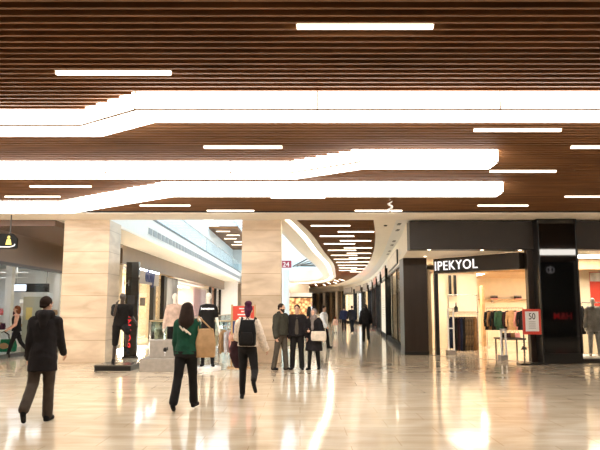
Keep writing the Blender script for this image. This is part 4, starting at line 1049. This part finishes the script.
    MB().box(L*.2, L*.8, 0, .08, 3.45, 3.95).build('sign_face', mat('sign_face', [(.7, .62, .5), (.75, .5, .42), (.75, .78, .85), (.6, .2, .15), (.7, .75, .8), (.3, .3, .3), (.6, .5, .4), (.5, .5, .5)][i], .3, var=.2, emis=(.9, .75, .65), estr=.08), t)
    MB().box(L*.2-.04, L*.8+.04, 0, .06, 3.41, 3.99).build('frame', M['black'], t)
# closed beige shutter of the second bay
p, q = W(st_[1]), W(st_[2]); rz, L = frame_at(p, q)
t = thing('shutter', 'closed pale beige shutter of the second corridor shop on the right', 'shutter', (p.x, p.y, 0), rz)
b = MB()
for k in range(22): b.box(.35, L-.4, .03, .06, .2+.135*k, .32+.135*k)
b.build('slats', M['cream'], t); MB().box(.30, .36, .02, .09, .16, 3.2).build('guide', M['steel'], t); MB().box(L-.41, L-.35, .02, .09, .16, 3.2).build('guide', M['steel'], t)
# far curved front: bronze pilasters with dark glass
b0 = MB()
for k in range(30):
    a, c = W(6.25+2.7*k/30), W(6.25+2.7*(k+1)/30); d = (c-a).normalized(); nn = Vector((d.y, -d.x))*.2
    b0.prism([(a.x, a.y), (c.x, c.y), (c.x+nn.x, c.y+nn.y), (a.x+nn.x, a.y+nn.y)], 0, 3.7)
struct(b0.build('wall_far_shops', mat('dark_shop_glass', (.05, .04, .035), .15, spec=.8)))
b1 = MB()
for k in range(30):
    a, c = W(6.25+2.7*k/30), W(6.25+2.7*(k+1)/30); d = (c-a).normalized(); nn = Vector((d.y, -d.x))*.3; mm = Vector((d.y, -d.x))*-.28
    b1.prism([(a.x+mm.x, a.y+mm.y), (c.x+mm.x, c.y+mm.y), (c.x+nn.x, c.y+nn.y), (a.x+nn.x, a.y+nn.y)], 3.86, CZ)
struct(b1.build('trim_8', M['cream']))
for k in range(10):
    s = 5.0+.32*k; a, c = catmull(L_, s), catmull(R_, s); m_ = a+(c-a)*(.35 if k % 2 else .6); ln = (c-a).length*.22
    t = thing('linear_lamp', 'slim lamp where the corridor ceiling bends left, %s from the near side' % 'first second third fourth fifth sixth seventh eighth ninth tenth'.split()[k], 'ceiling light', (m_.x, m_.y, CZ), math.atan2((c-a).y, (c-a).x), 'bend ceiling lamps')
    MB().box(-ln, ln, -.05, .05, -.004, .02).build('diffuser', M['lamp'], t); MB().box(-ln-.01, ln+.01, -.06, .06, .02, .05).build('housing', M['seam'], t)
for k in range(13):
    s = 6.2+2.6*k/13; a = W(s); c = W(s+.05); rz, L = frame_at(a, c)
    t = thing('pilaster', 'pale bronze pilaster on the dark curved shopfront at the corridor end, %s from the right' % 'first second third fourth fifth sixth seventh eighth ninth tenth eleventh twelfth thirteenth'.split()[k], 'pilaster', (a.x, a.y, 0), rz, 'far pilasters')
    MB().box(-.16, .16, 0, .22, 0, 3.7).build('shaft', M['cream'] if k % 2 else M['brass'], t); MB().box(-.2, .2, 0, .26, 3.7, 3.85).build('cap', M['cream'], t)
# end shop with warm golden display, seen between the middle column and the trio
GY = 68.5
a = PY(283, 313, GY); c = PY(312, 298, GY)
t = thing('lit_display', 'warm golden lit display wall at the far end of the atrium', 'display', (a.x, GY, 0))
gm = bpy.data.materials.new('golden_glow'); gm.use_nodes = True; nt = gm.node_tree; bs = nt.nodes['Principled BSDF']
vo = nt.nodes.new('ShaderNodeTexVoronoi'); vo.inputs['Scale'].default_value = 3.2; tc = nt.nodes.new('ShaderNodeTexCoord'); rp = nt.nodes.new('ShaderNodeValToRGB')
rp.color_ramp.elements[0].color = (1, .72, .32, 1); rp.color_ramp.elements[1].color = (.25, .08, .02, 1); rp.color_ramp.elements[1].position = .75
nt.links.new(tc.outputs['Object'], vo.inputs['Vector']); nt.links.new(vo.outputs['Distance'], rp.inputs['Fac']); nt.links.new(rp.outputs[0], bs.inputs['Emission Color'])
nt.links.new(rp.outputs[0], bs.inputs['Base Color']); bs.inputs['Emission Strength'].default_value = .75
MB().box(a.x, c.x, GY, GY+.1, a.z-.6, c.z).build('glowing_panel', gm, t, True)
MB().box(a.x-.2, c.x+.2, GY-.05, GY+.12, c.z, c.z+.12).build('top_frame', M['black'], t, True)
MB().box(a.x-.1, c.x+.3, GY-.3, GY+.1, 0, a.z-.6).build('counter', M['whitepl'], t, True)
MB().box(a.x, c.x, GY-.02, GY+.1, c.z+.14, c.z+.55).build('white_fascia', M['whitepl'], t, True)
t, J = mannequin('mannequin', 'distant mannequin in a black jacket and white shirt beside the golden display', (PY(311.5, 305, 50).x, 50, 0), 0, 2.05, M['skin'],
                 ([(R(2), R(3), R(2)), (R(-2), R(3), R(2))], [(R(4), R(12), R(14), 0), (R(0), R(12), R(10), 0)], 0, 0, 0, 0, False),
                 lambda t, J: (top(t, J, M['c_black'], .1, .03, .02, .0, 'jacket'), trousers(t, J, M['c_black'], .014)))
finish(MB().cap(J['sh']+Vector((0, -.12, .0)), J['chest']+Vector((0, -.16, -.05)), .07, .05).build('shirt', M['c_shirt'], t, smooth=True), .02, 1)

# ================================================================ LEFT SHOPS
LX = -9.6
struct(MB().box(-16, -7.5, 19.44, 27, 4.12, 4.30).build('ceiling', M['brownsoffit']))
struct(MB().box(LX-.1, LX, 19.44, 29.0, 3.12, 4.12).build('wall_fascia', M['fascia']))
struct(MB().box(LX-.14, LX+.03, 19.44, 29.0, 3.02, 3.12).build('trim_7', M['black']))
struct(MB().box(LX-.05, LX-.03, 19.6, 28.8, .12, 3.02).build('window_12', M['glass']))
struct(MB().box(LX-.12, LX+.02, 19.44, 29.0, 0, .12).build('baseboard_left', M['black']))
struct(MB().box(-16, LX, 29.0, 29.2, 0, 4.3).build('wall_left_shop_far', M['white']))
struct(MB().box(-16, LX-.1, 19.44, 19.6, 0, 4.1).build('wall_left_shop_near', M['greyblock']))
struct(MB().box(-15.9, -15.7, 19.6, 29, 0, 3.4).build('wall_left_shop_back', mat('grey_green_wall', (.42, .43, .39), .6, var=.05)))
struct(MB().box(-15.7, LX-.14, 19.6, 29, 3.4, 3.5).build('ceiling', mat('grey_ceiling', (.30, .30, .29), .5)))
for k, (x, y) in enumerate(((-11, 21.5), (-11, 24), (-11, 26.8), (-13.5, 22.5), (-13.5, 26))):
    t = thing('ceiling_light', 'cool slim ceiling light inside the left shop, %s' % ('near the front window', 'middle of the front row', 'far end of the front row', 'near one of the back row', 'far one of the back row')[k], 'ceiling light', (x, y, 3.36), 0, 'left shop lights')
    MB().box(-.8, .8, -.13, .13, 0, .02).build('diffuser', M['coolstore'], t); MB().box(-.84, .84, -.16, .16, .02, .04).build('frame', M['whitepl'], t)
for k, y in enumerate((23.3, 28.2)):
    p = PY(9, 300, y) if k == 0 else Vector((-10.6, y, 0))
    tag(MB().box(p.x-.12, p.x+.12, y-.12, y+.12, 0, 3.4).build('shop_column', M['whitepl'], bevel=.01), 'slim white column inside the left shop, %s' % ('nearest the left edge of the photo' if k == 0 else 'deeper by the far wall'), 'column')
# interior furniture: hanging frames with lit screen, shelves
a = PY(13.5, 291, 25.5); c = PY(26, 284.5, 25.5)
t = thing('lit_screen', 'small bright bluish screen hanging inside the left shop', 'screen', (a.x, 25.5, a.z))
MB().box(a.x, c.x, 25.5, 25.54, a.z, c.z).build('display', emit('screen_glow', (.75, .85, 1), 1.5), t, True); MB().box(a.x-.04, c.x+.9, 25.54, 25.6, a.z-.04, c.z+.04).build('frame', M['black'], t, True)
for x in (a.x+.05, c.x+.8): MB().tube([(x, 25.57, c.z+.04), (x, 25.57, 3.4)], .012, 6).build('wire', M['black'], t, True)
t = thing('hanging_rails', 'white hanging rails under the ceiling of the left shop', 'rail', (-12, 24, 2.7))
for z in (2.75, 2.95): MB().tube([(-13.5, 24, z), (-10.2, 24, z)], .02, 6).build('bar', M['whitepl'], t, True)
for x in (-13, -10.6): MB().tube([(x, 24, 2.75), (x, 24, 3.4)], .015, 6).build('hanger_rod', M['whitepl'], t, True)
t = thing('display_shelf', 'white shelving unit with goods inside the left shop', 'shelf', (-12.2, 27.4, 0))
for x in (-13.6, -11.9, -10.2): MB().box(x-.03, x+.03, 27.3, 27.7, 0, 2.0).build('side_panel', M['whitepl'], t, True)
for k in range(4): MB().box(-13.6, -10.2, 27.3, 27.7, .3+.5*k, .34+.5*k).build('shelf_board', M['whitepl'], t, True)
rr_ = random.Random(3)
gc = [('dark blue', M['navy']), ('red', M['red']), ('black', M['c_black']), ('purple', M['c_hair_purple']), ('tan', M['c_tan']), ('white', M['c_shirt']), ('pink', M['c_pinkc'])]
for lv in range(3):
    for k in range(10):
        x = -13.4+.33*k; cn, m = gc[rr_.randrange(7)]
        h = rr_.uniform(.12, .3)
        o = bagbox(MB(), .22, .2, h, .9).build('folded_goods', m, smooth=True); o.location = (x, 27.45, .34+.5*lv)
        tag(o, '%s item on the left shop shelving, %s board, %s from the left' % (cn, ('bottom', 'middle', 'upper')[lv], 'first second third fourth fifth sixth seventh eighth ninth tenth'.split()[k]), 'goods', 'goods on the left shop shelving')
t = thing('display_table', 'white draped display table inside the left shop window', 'table', (-10.8, 22.2, 0))
MB().box(-11.6, -10.0, 21.7, 22.7, .85, .9).build('table_top', M['whitepl'], t, True, bevel=.01)
MB().box(-11.5, -10.1, 21.8, 22.6, 0, .85).build('cloth_front', M['c_shirt'], t, True)
for k in range(9):
    x = -11.45+.17*k; cn, m = gc[(k*3) % 7]
    o = bagbox(MB(), .14, .16, .12+.05*(k % 3), .9).build('folded_goods', m, smooth=True); o.location = (x, 22.0+.12*(k % 2), .9)
    tag(o, '%s item on the white table in the left shop, %s from the left' % (cn, words9[k]), 'goods', 'goods on the left shop table')
t = thing('display_cabinet', 'pale olive cabinet with a yellow box shape inside the left shop', 'cabinet', (PY(29, 320, 24).x, 24, 0))
x = PY(29, 320, 24).x
MB().box(x-.25, x+.45, 24, 24.5, 0, 2.05).build('body', mat('olive_grey', (.45, .45, .36), .5), t, True, bevel=.01)
MB().box(x-.12, x+.10, 23.97, 24, 1.2, 1.65).build('yellow_panel', mat('yellow_panel', (.75, .6, .2), .4), t, True)
# hanging direction sign
SYY = 18.3
a = PY(16.5, 248.5, SYY); c = PY(16.5, 233.5, SYY)
t = thing('hanging_sign', 'black hanging direction sign with yellow and teal pictograms, upper left', 'sign', (a.x-.9, SYY, a.z))
cx0, cx1, zz0, zz1 = a.x-1.7, a.x, a.z, c.z
b = MB(); q = .09
prof = [(cx0+q, zz0), (cx1-.02, zz0), (cx1, zz0+q*.3), (cx1, zz1-q*1.6), (cx1-q*1.6, zz1), (cx0+q, zz1), (cx0, zz1-q), (cx0, zz0+q)]
b.loft([[(x, SYY, z) for x, z in prof], [(x, SYY+.08, z) for x, z in prof]]).build('panel', M['matte_black'], t, True)
px_, pz_ = a.x-.235, zz0+.11
ym = mat('yellow_sign', (.75, .62, .12), .4, emis=(.9, .75, .2), estr=.35); tm = mat('teal_sign', (.1, .38, .42), .4, emis=(.15, .6, .65), estr=.3)
b = MB(); b.loft([[(px_-.085, SYY-.004, pz_), (px_+.085, SYY-.004, pz_), (px_+.05, SYY-.004, pz_+.16), (px_-.05, SYY-.004, pz_+.16)], [(px_-.085, SYY-.012, pz_), (px_+.085, SYY-.012, pz_), (px_+.05, SYY-.012, pz_+.16), (px_-.05, SYY-.012, pz_+.16)]])
b.ell((px_, SYY-.008, pz_+.215), (.04, .006, .045)); b.build('pictogram', ym, t, True)
px_ -= .33
b = MB().box(px_-.05, px_+.05, SYY-.012, SYY-.004, pz_, pz_+.16); b.ell((px_, SYY-.008, pz_+.215), (.04, .006, .045)); b.tube([(px_-.14, SYY-.008, pz_+.02), (px_-.1, SYY-.008, pz_+.2)], .015, 6); b.build('pictogram', tm, t, True)
MB().tube([(cx0+.2, SYY-.008, zz0+.09), (px_+.05, SYY-.008, zz0+.05), (cx1-.2, SYY-.008, zz0+.045), (cx1-.07, SYY-.008, zz0+.08), (cx1-.05, SYY-.008, zz0+.13)], .014, 6).build('white_line', M['sign_white'], t, True)
for x in (a.x-.22, a.x-1.5): MB().tube([(x, SYY+.04, zz1), (x, SYY+.04, CZ)], .018, 8).build('rod', M['black'], t, True)

# shops across the atrium on the far left: fascia and bays
FX = -7.5
struct(MB().box(FX-.12, FX, 27.0, 64, 3.50, CZ).build('wall_fascia', M['fascia']))
struct(MB().box(FX-1.0, FX-.12, 29.2, 64, 3.6, 3.7).build('ceiling', M['brownsoffit']))
ys = [29.2, 34.9, 37.4, 41.1, 57, 60.5, 64]
lab = ['nearest', 'second', 'third', 'fourth', 'fifth', 'farthest']
for i in range(6):
    y0, y1 = ys[i], ys[i+1]
    struct(MB().box(-12.0, -11.9, y0, y1, 0, 3.7).build('wall_left_shop_back', M['beige'] if i < 2 else M['white']))
    struct(MB().box(-11.9, FX-.6, y0, y0+.1, 0, 3.7).build('wall_left_shop_side', M['beige'] if i != 5 else M['c_pinkbeige']))
    struct(MB().box(-12, FX-1, y0, y1, 3.5, 3.6).build('ceiling', M['white']))
    struct(MB().box(FX-.52, FX-.50, y0+.3, y1-.3, .1, 3.3).build('window_%d' % (13+i), M['glass']))
    t = thing('ceiling_light', 'ceiling light inside the %s shop on the left side of the atrium' % lab[i], 'ceiling light', (-10.4, (y0+y1)/2, 3.44), 0, 'left row shop lights')
    hl_ = (y1-y0)/2-.6
    MB().box(-.7, .7, -hl_, hl_, 0, .02).build('diffuser', M['store' if i < 3 else 'coolstore'], t); MB().box(-.73, .73, -hl_-.03, hl_+.03, .02, .05).build('frame', M['whitepl'], t)
    t = thing('shop_pillar', 'black shop pillar on the left side of the atrium at the far end of the %s shopfront' % lab[i], 'pillar', (FX-.45, y1-.1, 0), 0, 'left row shop pillars')
    MB().box(-.10, .12, -.2 if i else -.35, .2, 0, 3.50).build('shaft', M['black'], t, bevel=.01); MB().box(-.12, .14, -.4, .22, 0, .12).build('base', M['bronze'], t)
    if i in (0, 1): 
        for k in range(5):
            garment('jacket', 'garment on show in the %s left side shop, %s from the near end' % (lab[i], words9[k]), M['c_'+('black', 'greyc', 'tan', 'navycloth', 'creamc')[k]], (-9.6, y0+.8+.55*k, 1.7), R(90), 'jacket', .42, .85, 80+k, 'garments in the left row')
# sign of the second bay
t = thing('shop_sign', 'pale sign band with dark blue letters over a shop across the atrium', 'sign', (FX-.2, 31.5, 3.0))
MB().box(FX-.10, FX-.06, 30.0, 34.4, 2.80, 3.50).build('band', mat('grey_band', (.34, .28, .22), .4), t, True)
MB().box(FX-.12, FX-.04, 30.0, 34.4, 3.44, 3.50).build('light_strip', M['coolstore'], t, True)
text('lettering', 'dkny', 1.0, M['navy'], Vector((FX-.05, 31.3, 2.93)), facerot(0, 1), t, .04, sx=1.0, bold=.012)
# large grey figure poster
t = thing('large_poster', 'large grey photo poster on the left shop row across the atrium', 'poster', (FX-.3, 40, 0))
MB().box(FX-.34, FX-.30, 37.7, 40.9, .4, 3.4).build('picture', mat('grey_photo', (.30, .29, .28), .4, var=.8, scale=1.1, stretch=(1, 1, .5)), t, True)
MB().box(FX-.38, FX-.34, 37.6, 41.0, .34, 3.46).build('frame', M['black'], t, True)
t = thing('square_logo_sign', 'small black square sign hanging in the nearest left row shopfront', 'sign', (FX-.4, 32.3, 2.0))
MB().box(FX-.42, FX-.38, 31.9, 32.8, 1.75, 2.15).build('panel', M['black'], t, True)
# pink banner in far shop
a = PY(201, 285, 60)
tag(MB().box(-8.3, -8.2, 50, 56, .4, 3.2).build('pink_banner', mat('pink_panel', (.62, .36, .40), .5, var=.15)), 'dusty pink banner in the farthest left shopfront', 'banner')
# end wall of atrium under the far balcony, behind left part: bright shop
struct(MB().box(-9, -6.2, 63.8, 64, 0, 4.3).build('wall_end_left', M['white']))
struct(MB().box(-9, 1, 70.5, 70.7, 0, 4.3).build('wall_end', mat('warm_grey_wall', (.5, .42, .34), .5)))

# ================================================================ BEHIND THE CAMERA: opposite shops, mirrored in the black glass pillar
t = thing('opposite_shop_sign', 'red letters and white logo mirrored in the black glass pillar', 'sign', (15, .9, 0))
MB().box(13.2, 15.98, .8, .9, 0, 4.3).build('panel', M['mirror'], t, True)
text('lettering', 'H&M', .52, M['redglow'], Vector((15.75, .92, 1.02)), facerot(-1, 0), t, .01, bold=.008)
b = MB()
for kx in (0, .22): b.tube([(14.5+kx+.10*math.cos(a_), .93, 3.85+.16*math.sin(a_)) for a_ in [2*PI*j/16 for j in range(17)]], .02, 6)
b.tube([(14.61, .93, 3.62), (14.61, .93, 4.1)], .02, 6).build('ring_logo', M['sign_white'], t, True)
if 0: t = None

# unseen area lights added under the slab edge to brighten the lower concourse
for k, y in enumerate((27, 38, 49, 60)):
    l = bpy.data.lights.new('lower_concourse_fill', 'AREA'); l.energy = 900; l.size = 3; l.color = (1, .93, .84)
    o = bpy.data.objects.new('lower_concourse_fill', l); C.objects.link(o); o.location = (-8, y, -.5); o.rotation_euler = (0, R(-35), 0)
# ================================================================ WORLD
w = bpy.data.worlds.new('sky'); bpy.context.scene.world = w; w.use_nodes = True
bg = w.node_tree.nodes['Background']; bg.inputs[0].default_value = (.80, .93, 1.0, 1); bg.inputs[1].default_value = 2.0
sc = bpy.context.scene
sc.view_settings.view_transform = 'Standard'; sc.view_settings.look = 'None'; sc.view_settings.gamma = 1; sc.view_settings.exposure = 0.65
sc.view_settings.use_curve_mapping = False
sc.cycles.use_denoising = True; sc.cycles.max_bounces = 8; sc.cycles.transparent_max_bounces = 16; sc.cycles.sample_clamp_indirect = 8

# pieces of parts go one level deeper under the part they belong to
SUBS = {'lettering': ('panel', 'board', 'red_frame', 'dark_front'), 'text_lines': ('paper', 'red_panel'), 'paper': (), 'eye': ('body',), 'eyebrow': ('body',), 'beard': ('body',), 'chest_lettering': ('tee_shirt',), 'back_print': ('sweater',),
        'hem_band': ('sweater',), 'hood': ('coat',), 'collar': ('puffer_jacket',), 'bird_emblem': ('upper_block',), 'pictogram': ('panel',), 'white_line': ('panel',), 'screen': ('panel',), 'flap': ('body',), 'pocket': ('body',),
        'print': ('body',), 'yellow_panel': ('body',), 'leaflet_holder': ('pole',), 'lining': ('body',), 'stopper': ('body',)}
stem_ = lambda n: n.split('.')[0]
for o in ALL():
    par = o.parent
    if par is None or par.type != 'EMPTY' or stem_(o.name) not in SUBS: continue
    for want in SUBS[stem_(o.name)]:
        c = [q for q in ALL() if q.parent == par and stem_(q.name) == want]
        if c: o.parent = c[0]; break
